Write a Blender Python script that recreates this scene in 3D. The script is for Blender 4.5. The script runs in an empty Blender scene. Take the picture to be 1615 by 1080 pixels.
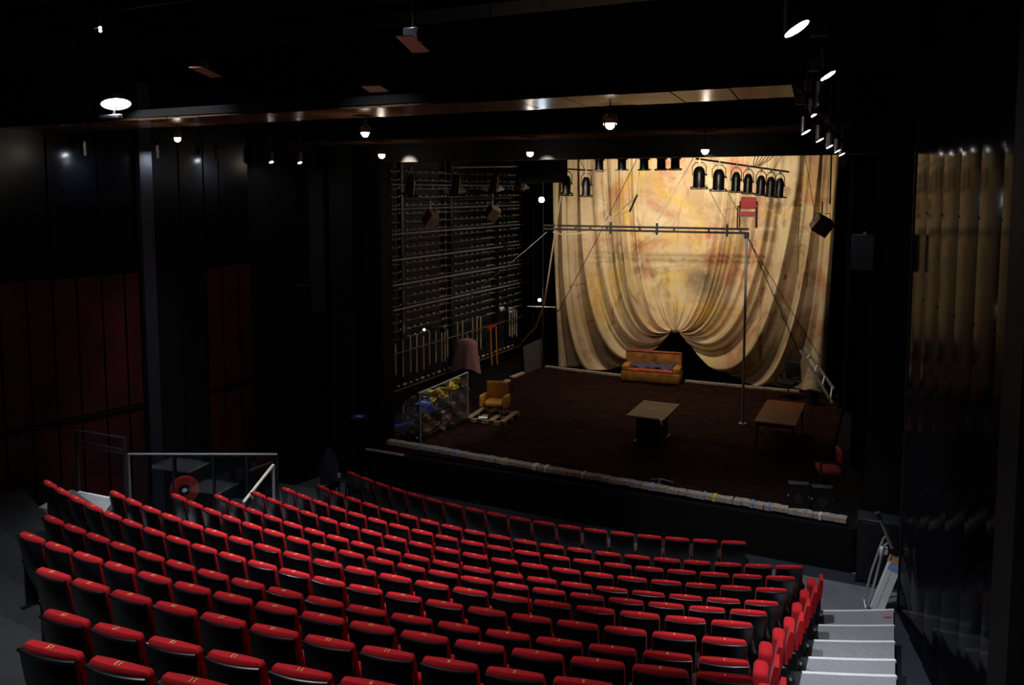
import bpy, bmesh, math, random
from mathutils import Vector, Matrix
rnd = random.Random(7)
PI = math.pi
scn = bpy.context.scene
C = scn.collection

# ------------------------------------------------------------------ camera
F, PITCH, YAW, HC = 1263.25, 0.08428, math.radians(25), 7.34
PPX, PPY = 820.0, 409.72
cam = bpy.data.cameras.new('camera')
cam.sensor_width = 36.0
cam.lens = F / 1615.0 * 36.0
cam.shift_x = (807.5 - PPX) / 1615.0
cam.shift_y = (PPY - 540.0) / 1615.0
cam.clip_end = 200
cam_o = bpy.data.objects.new('camera', cam)
C.objects.link(cam_o)
cam_o.location = (0, 0, HC)
cam_o.rotation_euler = (PI / 2 - PITCH, 0, YAW)
scn.camera = cam_o

# ------------------------------------------------------------------ world (a closed dark hall) and exposure
w = bpy.data.worlds.new('world')
scn.world = w
w.use_nodes = True
w.node_tree.nodes['Background'].inputs[0].default_value = (0.3, 0.35, 0.5, 1)
w.node_tree.nodes['Background'].inputs[1].default_value = 0.0015
scn.view_settings.view_transform = 'Standard'
scn.view_settings.look = 'None'
scn.view_settings.exposure = 0.0
scn.view_settings.gamma = 1.0
scn.view_settings.use_curve_mapping = False


def spot(name, loc, target, power, deg, blend=0.5, col=(1, 1, 1), size=0.12):
    l = bpy.data.lights.new(name, 'SPOT')
    l.energy = power
    l.color = col
    l.spot_size = math.radians(deg)
    l.spot_blend = blend
    l.shadow_soft_size = size
    o = bpy.data.objects.new(name, l)
    C.objects.link(o)
    o.location = loc
    o.rotation_euler = (Vector(target) - Vector(loc)).to_track_quat('-Z', 'Y').to_euler()
    return o


def point(name, loc, power, col=(1, 1, 1), size=0.06):
    l = bpy.data.lights.new(name, 'POINT')
    l.energy = power
    l.color = col
    l.shadow_soft_size = size
    o = bpy.data.objects.new(name, l)
    C.objects.link(o)
    o.location = loc
    return o


COOL = (0.86, 0.92, 1.0)
WARM = (1.0, 0.84, 0.62)
# house downlights in the ceiling over the stalls
HOUSE = [((-6.2, 7.6, 11.2), (-6.8, 9.6, 2.2), 3000, 46), ((-9.8, 7.8, 11.2), (-10.4, 10.4, 2.0), 2100, 46),
         ((-0.9, 6.6, 11.4), (-0.4, 9.6, 1.0), 3000, 34), ((-6.0, 3.2, 11.2), (-5.6, 4.4, 3.8), 1350, 62),
         ((-9.5, 3.6, 11.2), (-10.0, 5.2, 3.4), 1300, 62), ((-3.4, 11.6, 11.2), (-2.0, 13.8, 0.2), 2000, 50),
         ((-8.0, 11.6, 11.2), (-8.2, 13.6, 0.4), 700, 56), ((-12.4, 11.2, 11.4), (-13.0, 11.6, 1.2), 1300, 34)]
for i, (a, b, e, dg) in enumerate(HOUSE):
    spot('house_downlight', a, b, e, dg, 0.8, COOL, 0.15)
# unseen stage floods behind the header on the painted cloth, plus an added front fill
for a, b, e, dg in (((-7.8, 24.2, 10.3), (-8.0, 27.2, 5.4), 820, 130), ((-5.0, 24.2, 10.3), (-4.8, 27.2, 5.4), 820, 130),
                    ((-6.2, 19.6, 9.6), (-6.4, 27.2, 6.6), 300, 60)):
    spot('stage_flood_fill', a, b, e, dg, 0.9, WARM, 0.10)
spot('stage_fill_beam', (-7.5, 18.6, 9.0), (-9.6, 23.0, 1.0), 150, 100, 0.9, (1, 0.92, 0.82), 0.1)  # added fill over the middle of the stage, no lamp body
spot('rack_fill_beam', (-9.4, 17.9, 8.6), (-11.2, 18.9, 1.4), 800, 30, 0.6, COOL, 0.06)  # added cool spot that brightens the wrapped rack, no lamp body


# ------------------------------------------------------------------ pixel helper: a point of the place seen at (px,py) on a given plane
_fw = Vector((-math.sin(YAW), math.cos(YAW), 0)); _rt = Vector((math.cos(YAW), math.sin(YAW), 0)); _up = Vector((0, 0, 1))
_D = _fw * math.cos(PITCH) - _up * math.sin(PITCH); _U = _fw * math.sin(PITCH) + _up * math.cos(PITCH)


def at(px, py, x=None, y=None, z=None, d=None):
    v = _D + _rt * ((px - PPX) / F) + _U * ((PPY - py) / F)
    if z is not None: t = (z - HC) / v.z
    elif x is not None: t = x / v.x
    elif y is not None: t = y / v.y
    else: t = d
    return Vector((0, 0, HC)) + v * t


# ------------------------------------------------------------------ materials
MATS = {}


def mat(name, col, rough=0.6, metal=0.0, var=0.15, scale=6.0, bump=0.0, emit=None, estr=0.0, spec=0.5, coat=0.0, sheen=0.0, alpha=1.0, trans=0.0, detail=4):
    m = bpy.data.materials.new(name)
    m.use_nodes = True
    nt = m.node_tree
    b = nt.nodes['Principled BSDF']
    b.inputs['Roughness'].default_value = rough
    b.inputs['Metallic'].default_value = metal
    b.inputs['Specular IOR Level'].default_value = spec
    b.inputs['Coat Weight'].default_value = coat
    b.inputs['Sheen Weight'].default_value = sheen
    b.inputs['Alpha'].default_value = alpha
    b.inputs['Transmission Weight'].default_value = trans
    tc = nt.nodes.new('ShaderNodeTexCoord')
    nz = nt.nodes.new('ShaderNodeTexNoise')
    nz.inputs['Scale'].default_value = scale
    nz.inputs['Detail'].default_value = detail
    nt.links.new(tc.outputs['Object'], nz.inputs['Vector'])
    rp = nt.nodes.new('ShaderNodeValToRGB')
    rp.color_ramp.elements[0].position = 0.3
    rp.color_ramp.elements[1].position = 0.7
    rp.color_ramp.elements[0].color = (*[max(0, c * (1 - var)) for c in col], 1)
    rp.color_ramp.elements[1].color = (*[min(1, c * (1 + var)) for c in col], 1)
    nt.links.new(nz.outputs['Fac'], rp.inputs['Fac'])
    nt.links.new(rp.outputs['Color'], b.inputs['Base Color'])
    if bump:
        bp = nt.nodes.new('ShaderNodeBump')
        bp.inputs['Strength'].default_value = bump
        bp.inputs['Distance'].default_value = 0.02
        nt.links.new(nz.outputs['Fac'], bp.inputs['Height'])
        nt.links.new(bp.outputs['Normal'], b.inputs['Normal'])
    if emit:
        b.inputs['Emission Color'].default_value = (*emit, 1)
        b.inputs['Emission Strength'].default_value = estr
    MATS[name] = m
    return m


M = MATS
mat('concrete', (0.15, 0.155, 0.172), 0.75, var=0.16, scale=3.0, bump=0.15, detail=8)
mat('tread', (0.27, 0.27, 0.285), 0.8, var=0.3, scale=60, bump=0.2, detail=6)
mat('tier', (0.013, 0.013, 0.016), 0.8, var=0.2)
mat('nosing', (0.82, 0.82, 0.80), 0.5, var=0.05)
mat('black_wall', (0.003, 0.003, 0.0038), 0.75, var=0.2, spec=0.2)
mat('black_cloth', (0.004, 0.004, 0.004), 0.95, var=0.3, spec=0.05)
mat('black_paint', (0.006, 0.006, 0.007), 0.45, var=0.2)
mat('gloss_panel', (0.005, 0.005, 0.007), 0.11, var=0.1, spec=0.018)
mat('wall_panel_dark', (0.003, 0.0034, 0.006), 0.22, var=0.15, spec=0.22)
mat('red_panel', (0.050, 0.006, 0.007), 0.7, var=0.45, scale=1.3, spec=0.2)
mat('joint', (0.003, 0.003, 0.005), 0.7, spec=0.2)
mat('pillar', (0.013, 0.014, 0.024), 0.6)
mat('seat_fabric', (0.56, 0.015, 0.020), 0.85, var=0.08, scale=90, bump=0.05, sheen=0.05, spec=0.15)
mat('seat_shell', (0.005, 0.005, 0.007), 0.25, var=0.1, spec=0.9)
mat('seat_metal', (0.012, 0.012, 0.014), 0.4, metal=0.3)
mat('seat_number', (0.85, 0.55, 0.18), 0.5, var=0.05)
mat('earth', (0.016, 0.0048, 0.0026), 0.95, var=0.75, scale=5.0, bump=0.8, spec=0.1, detail=8)
mat('old_board', (0.40, 0.33, 0.27), 0.8, var=0.35, scale=14, bump=0.4)
mat('blue_tape', (0.20, 0.32, 0.62), 0.5)
mat('yellow_tape', (0.80, 0.65, 0.03), 0.5)
mat('white_tape', (0.75, 0.77, 0.80), 0.5)
mat('bridge_wood', (0.10, 0.05, 0.026), 0.22, var=0.18, scale=5, spec=0.012)
mat('steel', (0.42, 0.42, 0.45), 0.35, metal=0.45, var=0.1)
mat('chrome', (0.7, 0.7, 0.72), 0.2, metal=0.6, var=0.05)
mat('rail_pipe', (0.34, 0.34, 0.36), 0.5, metal=0.2)
mat('rust_pipe', (0.16, 0.085, 0.07), 0.55, metal=0.3, var=0.4, scale=20)
mat('dark_pipe', (0.025, 0.022, 0.02), 0.45, metal=0.4)
mat('fly_back', (0.010, 0.011, 0.017), 0.7, var=0.3, scale=2)
mat('batten', (0.16, 0.16, 0.175), 0.5, metal=0.3, var=0.4, scale=4)
mat('clip', (0.80, 0.66, 0.45), 0.4, var=0.1)
mat('rod', (0.62, 0.52, 0.34), 0.5, var=0.3, scale=3)
mat('orange', (0.62, 0.24, 0.03), 0.5)
mat('red_plastic', (0.5, 0.03, 0.02), 0.45)
mat('lamp_black', (0.007, 0.007, 0.008), 0.35, metal=0.2)
mat('lamp_silver', (0.30, 0.28, 0.33), 0.30, metal=0.85)
mat('maroon_box', (0.10, 0.030, 0.034), 0.55)
mat('red_box', (0.26, 0.025, 0.022), 0.55)
mat('beige_box', (0.52, 0.42, 0.31), 0.55)
mat('pink_plate', (0.62, 0.25, 0.20), 0.6, var=0.12, scale=30)
mat('glow_white', (1, 1, 1), 0.5, emit=(0.80, 0.90, 1.0), estr=150)
mat('glow_flood', (1, 1, 1), 0.5, emit=(0.85, 0.93, 1.0), estr=22)
mat('glow_warm', (1, 1, 1), 0.5, emit=(1.0, 0.86, 0.70), estr=30)
mat('glow_soft', (1, 1, 1), 0.5, emit=(1.0, 0.93, 0.90), estr=30)
mat('glow_small', (1, 1, 1), 0.5, emit=(1.0, 0.90, 0.65), estr=12)
mat('led_red', (1, 0.1, 0.05), 0.5, emit=(1, 0.08, 0.05), estr=0.6)
mat('sign_blue', (0.02, 0.08, 0.5), 0.5, emit=(0.03, 0.16, 1.0), estr=0.8)
mat('sign_white', (0.8, 0.85, 0.9), 0.5, emit=(0.7, 0.85, 1.0), estr=0.9)
mat('blue_plastic', (0.02, 0.06, 0.32), 0.5)
mat('rope', (0.55, 0.42, 0.28), 0.8, var=0.2, scale=60)
mat('rope_white', (0.55, 0.55, 0.58), 0.7)
mat('wire_dark', (0.05, 0.04, 0.035), 0.6)
mat('table_grey', (0.17, 0.125, 0.09), 0.55, var=0.2, scale=25)
mat('table_wood', (0.15, 0.036, 0.011), 0.38, var=0.25, scale=4)
mat('dark_wood', (0.028, 0.014, 0.009), 0.6)
mat('edge_wood', (0.22, 0.13, 0.07), 0.6)
mat('ochre_leather', (0.46, 0.21, 0.035), 0.40, var=0.2, scale=6, bump=0.15)
mat('ochre_cloth', (0.36, 0.15, 0.025), 0.8, var=0.45, scale=4)
mat('sofa_red', (0.33, 0.06, 0.02), 0.8, var=0.5, scale=7)
mat('quilt', (0.06, 0.055, 0.12), 0.8, var=0.7, scale=12)
mat('chair_red', (0.52, 0.055, 0.065), 0.7, var=0.35, scale=40, bump=0.2)
mat('chair_wood', (0.055, 0.022, 0.012), 0.45)
mat('pallet_wood', (0.30, 0.19, 0.09), 0.75, var=0.3, scale=10)
mat('pink_towel', (0.34, 0.17, 0.165), 0.95, var=0.15, scale=60, bump=0.4)
mat('purple_coat', (0.026, 0.018, 0.052), 0.9, var=0.4, scale=5)
mat('yellow_cloth', (0.75, 0.55, 0.03), 0.7, var=0.2, scale=5)
mat('cardboard', (0.42, 0.26, 0.12), 0.8)
mat('white_card', (0.72, 0.70, 0.70), 0.6, var=0.06)
mat('paper', (0.75, 0.76, 0.78), 0.6, var=0.04)
mat('grey_board', (0.05, 0.042, 0.042), 0.8)
mat('black_leather', (0.018, 0.02, 0.026), 0.3)
mat('pale_rail', (0.78, 0.74, 0.62), 0.4)
mat('dark_rail', (0.035, 0.037, 0.05), 0.4, metal=0.4)
mat('hose_red', (0.40, 0.02, 0.012), 0.45)
mat('speaker_blue', (0.015, 0.018, 0.030), 0.5)
mat('dark_matte', (0.020, 0.021, 0.034), 0.9)
mat('plaster', (0.30, 0.30, 0.31), 0.8)


def glassy(name, tint, alpha_mix, rough=0.08):
    m = bpy.data.materials.new(name); m.use_nodes = True
    nt = m.node_tree; nt.nodes.clear()
    out = nt.nodes.new('ShaderNodeOutputMaterial'); mix = nt.nodes.new('ShaderNodeMixShader')
    tr = nt.nodes.new('ShaderNodeBsdfTransparent'); gl = nt.nodes.new('ShaderNodeBsdfGlossy')
    nz = nt.nodes.new('ShaderNodeTexNoise'); tc = nt.nodes.new('ShaderNodeTexCoord'); bp = nt.nodes.new('ShaderNodeBump')
    nz.inputs['Scale'].default_value = 9; nz.inputs['Detail'].default_value = 3; nz.inputs['Distortion'].default_value = 1.5
    bp.inputs['Strength'].default_value = 1.0 if rough > 0.1 else 0.0
    bp.inputs['Distance'].default_value = 0.05
    nt.links.new(tc.outputs['Object'], nz.inputs['Vector']); nt.links.new(nz.outputs['Fac'], bp.inputs['Height'])
    nt.links.new(bp.outputs['Normal'], gl.inputs['Normal'])
    tr.inputs[0].default_value = (*tint, 1); gl.inputs['Roughness'].default_value = rough
    mix.inputs[0].default_value = alpha_mix
    nt.links.new(tr.outputs[0], mix.inputs[1]); nt.links.new(gl.outputs[0], mix.inputs[2]); nt.links.new(mix.outputs[0], out.inputs[0])
    MATS[name] = m


glassy('glass', (0.80, 0.86, 0.90), 0.05, 0.03)
glassy('plastic_film', (0.86, 0.88, 0.92), 0.22, 0.16)


# ------------------------------------------------------------------ mesh builder
class MB:
    def __init__(self, off=None):
        self.v = []; self.f = []; self.sm = []; self.T = Matrix.Identity(4)
        if off is not None: self.T = Matrix.Translation(-Vector(off))

    def add(self, vs, fs, smooth=False, X=None):
        n = len(self.v)
        T = self.T if X is None else self.T @ X
        self.v += [tuple(T @ Vector(p)) for p in vs]
        self.f += [tuple(i + n for i in f) for f in fs]
        self.sm += [smooth] * len(fs)
        return self

    def box(self, c, s, X=None, rz=0.0):
        x, y, z = s[0] / 2, s[1] / 2, s[2] / 2
        vs = [(-x, -y, -z), (x, -y, -z), (x, y, -z), (-x, y, -z), (-x, -y, z), (x, -y, z), (x, y, z), (-x, y, z)]
        fs = [(0, 3, 2, 1), (4, 5, 6, 7), (0, 1, 5, 4), (1, 2, 6, 5), (2, 3, 7, 6), (3, 0, 4, 7)]
        L = Matrix.Translation(Vector(c)) @ Matrix.Rotation(rz, 4, 'Z')
        return self.add(vs, fs, X=L if X is None else X @ L)

    def rbox(self, c, s, r=0.02, seg=2, X=None, rot=None):
        bm = bmesh.new(); bmesh.ops.create_cube(bm, size=1.0)
        bmesh.ops.scale(bm, vec=s, verts=bm.verts)
        bmesh.ops.bevel(bm, geom=bm.edges[:], offset=min(r, min(s) * 0.49), segments=seg, affect='EDGES', profile=0.5)
        bm.verts.index_update()
        vs = [v.co.copy() for v in bm.verts]; fs = [tuple(v.index for v in f.verts) for f in bm.faces]
        bm.free()
        L = Matrix.Translation(Vector(c))
        if rot is not None: L = L @ rot
        return self.add(vs, fs, smooth=True, X=L if X is None else X @ L)

    def bar(self, a, b, wx, wz, up=(0, 0, 1)):
        a, b = Vector(a), Vector(b); d = b - a; l = d.length; d.normalize()
        u = Vector(up)
        if abs(d.dot(u)) > 0.98: u = Vector((0, 1, 0))
        s = d.cross(u).normalized(); u = s.cross(d).normalized()
        vs = []
        for t in (a, b):
            for i, j in ((-1, -1), (1, -1), (1, 1), (-1, 1)): vs.append(t + s * (i * wx / 2) + u * (j * wz / 2))
        return self.add(vs, [(3, 2, 1, 0), (4, 5, 6, 7), (0, 1, 5, 4), (1, 2, 6, 5), (2, 3, 7, 6), (3, 0, 4, 7)])

    def tube(self, pts, r, n=8, r2=None, cap=True):
        pts = [Vector(p) for p in pts]; m = len(pts)
        rs = r if isinstance(r, (list, tuple)) else [r + (0 if r2 is None else (r2 - r) * i / (m - 1)) for i in range(m)]
        vs = []; fs = []; ref = None
        for i, p in enumerate(pts):
            d = (pts[min(i + 1, m - 1)] - pts[max(i - 1, 0)]).normalized()
            if ref is None or abs(d.dot(ref)) > 0.95: ref = Vector((0, 0, 1)) if abs(d.z) < 0.9 else Vector((1, 0, 0))
            s = d.cross(ref).normalized(); u = s.cross(d).normalized(); ref = u
            for k in range(n):
                a = 2 * PI * k / n; vs.append(p + (s * math.cos(a) + u * math.sin(a)) * rs[i])
        for i in range(m - 1):
            for k in range(n):
                k2 = (k + 1) % n; fs.append((i * n + k, i * n + k2, (i + 1) * n + k2, (i + 1) * n + k))
        self.add(vs, fs, smooth=True)
        if cap:
            self.add(vs[:n], [tuple(range(n))[::-1]]); self.add(vs[-n:], [tuple(range(n))])
        return self

    def lathe(self, prof, n=16, X=None, close=True):
        vs = []; fs = []
        for r, z in prof:
            for k in range(n):
                a = 2 * PI * k / n; vs.append((r * math.cos(a), r * math.sin(a), z))
        for i in range(len(prof) - 1):
            for k in range(n):
                k2 = (k + 1) % n; fs.append((i * n + k, i * n + k2, (i + 1) * n + k2, (i + 1) * n + k))
        self.add(vs, fs, smooth=True, X=X)
        if close:
            if prof[0][0] > 1e-4: self.add(vs[:n], [tuple(range(n))[::-1]], X=X)
            if prof[-1][0] > 1e-4: self.add(vs[-n:], [tuple(range(n))], X=X)
        return self

    def grid(self, fn, nu, nv, smooth=True):
        vs = [fn(i / nu, j / nv) for j in range(nv + 1) for i in range(nu + 1)]
        fs = [(j * (nu + 1) + i, j * (nu + 1) + i + 1, (j + 1) * (nu + 1) + i + 1, (j + 1) * (nu + 1) + i) for j in range(nv) for i in range(nu)]
        return self.add(vs, fs, smooth=smooth)

    def prism(self, poly, z0, z1):
        n = len(poly)
        vs = [(x, y, z0) for x, y in poly] + [(x, y, z1) for x, y in poly]
        fs = [tuple(range(n))[::-1], tuple(range(n, 2 * n))] + [(i, (i + 1) % n, n + (i + 1) % n, n + i) for i in range(n)]
        return self.add(vs, fs)

    def mesh(self, name, m):
        me = bpy.data.meshes.new(name)
        me.from_pydata(self.v, [], self.f)
        me.polygons.foreach_set('use_smooth', self.sm)
        me.materials.append(MATS[m] if isinstance(m, str) else m)
        me.update()
        if any(self.sm): me.set_sharp_from_angle(angle=math.radians(42))
        return me

    def build(self, name, m, parent=None, label=None, cat=None, group=None, kind=None):
        o = bpy.data.objects.new(name, self.mesh(name, m))
        C.objects.link(o)
        if parent is not None: o.parent = parent
        tag(o, label, cat, group, kind)
        return o


def tag(o, label=None, cat=None, group=None, kind=None):
    if label: o['label'] = label
    if cat: o['category'] = cat
    if group: o['group'] = group
    if kind: o['kind'] = kind
    return o


def thing(name, label, cat, loc, rz=0.0, group=None, kind=None):
    o = bpy.data.objects.new(name, None)
    C.objects.link(o); o.location = loc; o.rotation_euler = (0, 0, rz); o.empty_display_size = 0.1
    return tag(o, label, cat, group, kind)


def inst(name, me, parent=None, loc=(0, 0, 0), rz=0.0, rot=None):
    o = bpy.data.objects.new(name, me); C.objects.link(o)
    o.location = loc; o.rotation_euler = rot if rot is not None else (0, 0, rz)
    if parent is not None: o.parent = parent
    return o


def struct(name, mb, m, label=None):
    return mb.build(name, m, kind='structure', label=label)


def smooth(a, b, x):
    t = max(0.0, min(1.0, (x - a) / (b - a))); return t * t * (3 - 2 * t)


def lerp(a, b, t): return a + (b - a) * t


ORD = ['zeroth', 'first', 'second', 'third', 'fourth', 'fifth', 'sixth', 'seventh', 'eighth', 'ninth', 'tenth', 'eleventh', 'twelfth', 'thirteenth',
       'fourteenth', 'fifteenth', 'sixteenth', 'seventeenth', 'eighteenth', 'nineteenth', 'twentieth', 'twenty-first', 'twenty-second']

# ================================================================== THE SETTING
ZF, ZS = -0.09, 0.84            # stalls floor, stage floor
CX, CY = -6.84, 27.72           # centre of the curved rows
ROWS = [(13.6994, 0.8303, 0.112), (14.7989, 0.9167, 0.0598), (15.8026, 1.2071, 0.0858), (16.5916, 1.3967, 0.1054), (17.5019, 1.6565, 0.1238),
        (18.4073, 1.9854, 0.1415), (19.5804, 2.454, 0.1596), (20.2698, 2.6333, 0.167), (21.2286, 2.9749, 0.1712), (22.1571, 3.391, 0.1746),
        (23.0007, 3.7323, 0.2442), (24.0022, 4.1494, 0.2952), (24.898, 4.6009, 0.3203)]
SEATH, PITCHM = 0.92, 0.52
START = [0] * 10 + [3, 5, 6]                     # position, counted from the aisle, of the first seat measured
COUNT = [18, 20, 20, 20, 20, 20, 20, 22, 18, 16, 11, 6, 3]
EXTRA = [0] * 10 + [1, 1, 1]                     # seats just cut by the lower frame edge


def polar(R, th, z=0.0):
    ph = YAW - th
    return Vector((CX + R * math.sin(ph), CY - R * math.cos(ph), z))


# stalls floor in three slabs
fl = thing('floor', 'grey concrete stalls floor in front of the stage', None, (0, 0, 0), kind='structure')
for x0, x1 in ((-24, -9.31), (-9.3, -1.95), (-1.94, 8)):
    MB().box(((x0 + x1) / 2, 8.8, ZF - 0.1), (x1 - x0, 15.4, 0.2)).build('slab', 'concrete', fl)
struct('trim_1', MB().box((-5.5, 16.18, ZF + 0.006), (13.6, 0.44, 0.012)), 'dark_matte', 'dark strip along the foot of the stage')  # flat dark band laid over the floor slabs

# stepped tiers carrying the rows, treads and white nosings of the aisle
XA = 0.24                                          # outer side of the aisle stairs


def sector(mb, r0, r1, p0, p1, z0, z1, n=36):
    vs = []
    for i in range(n + 1):
        t = i / n
        for r, pa, pb in ((r0, p0[0], p1[0]), (r1, p0[1], p1[1])):
            a = lerp(pa, pb, t)
            for z in (z0, z1): vs.append((CX + r * math.sin(a), CY - r * math.cos(a), z))
    fs = []
    for i in range(n):
        a, b = i * 4, i * 4 + 4
        fs += [(a + 1, a + 3, b + 3, b + 1), (a, a + 1, b + 1, b), (a + 2, b + 2, b + 3, a + 3), (a, b, b + 2, a + 2)]
    fs += [(0, 2, 3, 1), (4 * n, 4 * n + 1, 4 * n + 3, 4 * n + 2)]
    return mb.add(vs, fs)


NR = len(ROWS)
RF = [r - 0.33 for r, z, t in ROWS] + [ROWS[-1][0] + 0.65]
AISLE_W = 1.12
for k in range(1, NR):
    R, zt, th0 = ROWS[k]
    z = zt - SEATH
    r0, r1 = RF[k], RF[k + 1]
    n = COUNT[k]
    phr = [math.asin((XA - CX) / r) for r in (r0, r1)]
    phm = [math.asin((XA - AISLE_W - CX) / r) for r in (r0, r1)]
    th_end = th0 + (n - 1 - EXTRA[k] + START[k] * 0) * PITCHM / R + 0.3 / R
    phl = YAW - th_end
    tier = thing('seating_tier', None, None, (0, 0, 0), kind='structure')
    tier['label'] = 'dark stepped floor under the %s row of seats' % ORD[k + 1]
    wl = 0.75 if k < 7 else 3.5
    a_l = phl - wl / R
    sector(MB(), r0, r1, (phl, phl), (phm[0], phm[1]), ZF - 0.05, z).build('riser_block', 'tier', tier)
    sector(MB(), r0, r1, (phm[0], phm[1]), (phr[0], phr[1]), ZF - 0.05, z, 6).build('tread', 'tread', tier)
    sector(MB(), r0, r1, (a_l, a_l), (phl, phl), ZF - 0.05, z, 6).build('tread', 'tread' if k < 7 else 'tier', tier)
    sector(MB(), r0 - 0.012, r0 + 0.04, (phm[0], phm[0]), (phr[0], phr[0]), z - 0.03, z + 0.006, 6).build('nosing', 'nosing', tier)
    if k < 7: sector(MB(), r0 - 0.012, r0 + 0.035, (a_l, a_l), (phl, phl), z - 0.03, z + 0.006, 6).build('nosing', 'nosing', tier)

# stage
stage = MB()


def earth(u, v):
    x = lerp(-12.05, -1.2, u); y = lerp(16.62, 27.35, v)
    h = 0.018 * (math.sin(x * 3.1 + 1.7 * math.sin(y * 1.3)) + math.sin(y * 4.3 + 2.1 * math.sin(x * 1.9)) + 0.8 * math.sin(x * 9 + y * 7) * math.sin(y * 11 - x * 3))
    h += rnd.uniform(-0.008, 0.008)
    return (x, y, ZS + h * 0.8 - 0.03 + 0.02)


stage.grid(earth, 150, 150)
stage.box((-6.6, 22.0, ZS - 0.12), (10.8, 10.6, 0.1))
stage.build('stage_floor', 'earth', kind='structure', label='dark brown earth covering the stage floor')
st = MB().box((-6.2, 16.5, (ZS - 0.05 + ZF) / 2), (11.4, 0.16, ZS - 0.05 - ZF))
struct('stage_front', st, 'black_wall', 'black vertical front of the raised stage')
struct('stage_deck', MB().box((-6.9, 24.0, ZS - 0.14), (15.6, 14.8, 0.08)), 'black_wall', 'black stage deck around the earth')
MB().box((-11.35, 16.6, ZS - 0.03), (1.25, 0.5, 0.03)).build('stage_apron', 'earth', kind='structure', label='brown corner of the stage deck outside the edging boards')

MB().bar((-11.95, 16.36, ZS + 0.0), (-10.8, 16.36, ZS + 0.0), 0.05, 0.04).build('stage_edge_strip', 'old_board', kind='structure', label='pale edge strip of the stage corner')
# edging boards round the earth, each plank a piece
ed = thing('edging_boards', 'worn wooden edging boards taped along the front of the earth', 'boards', (-6, 16.7, ZS))
rp = random.Random(3)
a, b = Vector((-11.72, 17.0, ZS + 0.05)), Vector((-0.62, 16.62, ZS + 0.05))
cuts = [0, .085, .185, .29, .41, .50, .62, .71, .80, .90, 1.0]
for i in range(len(cuts) - 1):
    p, q = a.lerp(b, cuts[i] + 0.001), a.lerp(b, cuts[i + 1] - 0.001)
    mb = MB(ed.location)
    nn = 7; dy = rp.uniform(-0.02, 0.02)
    for j in range(nn):
        m0, m1 = p.lerp(q, j / nn), p.lerp(q, (j + 1) / nn)
        mb.bar(m0 + Vector((0, dy + rp.uniform(-.012, .012), rp.uniform(-.008, .008))), m1 + Vector((0, dy + rp.uniform(-.012, .012), rp.uniform(-.008, .008))), 0.20 + rp.uniform(-.02, .02), 0.09)
    mb.build('board', 'old_board', ed)
for t, mname, wd in ((.088, 'blue_tape', .06), (.155, 'blue_tape', .07), (.185, 'blue_tape', .09), (.275, 'blue_tape', .06), (.31, 'yellow_tape', .05), (.385, 'white_tape', .10), (.41, 'white_tape', .07),
                     (.495, 'white_tape', .05), (.60, 'blue_tape', .05), (.64, 'blue_tape', .08), (.745, 'blue_tape', .05), (.765, 'yellow_tape', .05), (.835, 'blue_tape', .05), (.865, 'blue_tape', .04), (.955, 'white_tape', .04)):
    p = a.lerp(b, t)
    MB(ed.location).bar(p - Vector((wd / 2, 0, 0)), p + Vector((wd / 2, 0, 0)), 0.235, 0.105).build('tape', mname, ed)
eb = thing('rear_edging', 'pale edging strip along the back of the earth', 'boards', (-6, 27.0, ZS))
for x0, x1, y0, y1 in ((-11.55, -9.6, 27.05, 26.9), (-9.6, -8.45, 26.9, 26.85), (-6.3, -4.9, 26.98, 27.02), (-4.88, -3.7, 27.02, 27.05), (-3.68, -2.6, 27.05, 27.1)):
    MB(eb.location).bar((x0, y0, ZS + .03), (x1, y1, ZS + .03), 0.12, 0.07).build('board', 'old_board', eb)
sb = thing('side_edging', 'pale broken edging boards along the fly side of the earth', 'boards', (-11.9, 25, ZS))
for y0, y1 in ((23.4, 24.5), (24.9, 26.0), (26.1, 27.0)):
    MB(sb.location).bar((-11.95, y0, ZS + .03), (-11.85, y1, ZS + .03), 0.16, 0.06).build('board', 'old_board', sb)

# proscenium, header, upstage and wing walls, ceiling
struct('wall_proscenium_left', MB().box((-16.1, 17.05, 5.5), (8.8, 0.5, 11.4)), 'black_wall', 'black proscenium wall beside the fly wall')
struct('wall_proscenium_right', MB().box((2.3, 17.15, 5.5), (5.3, 0.5, 11.4)), 'black_wall', 'black proscenium wall on the ladder side')
struct('proscenium_header', MB().box((-5.9, 16.6, 9.66), (12.4, 0.4, 3.2)), 'black_wall', 'black header over the stage opening')
struct('wall_back', MB().box((-6, 31.0, 5.5), (20, 0.3, 13)), 'black_wall', 'black upstage wall behind the painted cloth')
struct('wall_stage_right', MB().box((1.6, 24.2, 5.5), (0.3, 14, 13)), 'black_wall', 'black side wall of the stage on the ladder side')
struct('stage_ceiling', MB().box((-6, 24, 12.0), (20, 15, 0.3)), 'black_wall', 'black ceiling of the stage house')
struct('ceiling', MB().box((-7, 8.0, 12.0), (30, 19, 0.3)), 'black_wall', 'black auditorium ceiling')
struct('wall_back_auditorium', MB().box((-7, -1.6, 6), (30, 0.3, 13)), 'black_wall', 'black wall behind the camera')
# black masking legs
for nm, x0, x1, y, lb in (('masking_drape', -1.32, 1.4, 25.6, 'black masking drape hanging beside the ladder'), ('masking_drape', -0.75, 1.4, 20.5, 'black masking drape just behind the right proscenium'),
                          ('masking_drape', -12.35, -11.28, 28.0, 'black masking drape at the left edge of the painted cloth')):
    mb = MB()
    mb.grid(lambda u, v: (lerp(x0, x1, u), y + 0.04 * math.sin(u * (x1 - x0) * 22), lerp(ZS - 0.098, 11.8, v)), 60, 2)
    mb.build(nm, 'black_cloth', label=lb, cat='drape')

# lighting bridges with panelled glossy undersides


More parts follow.
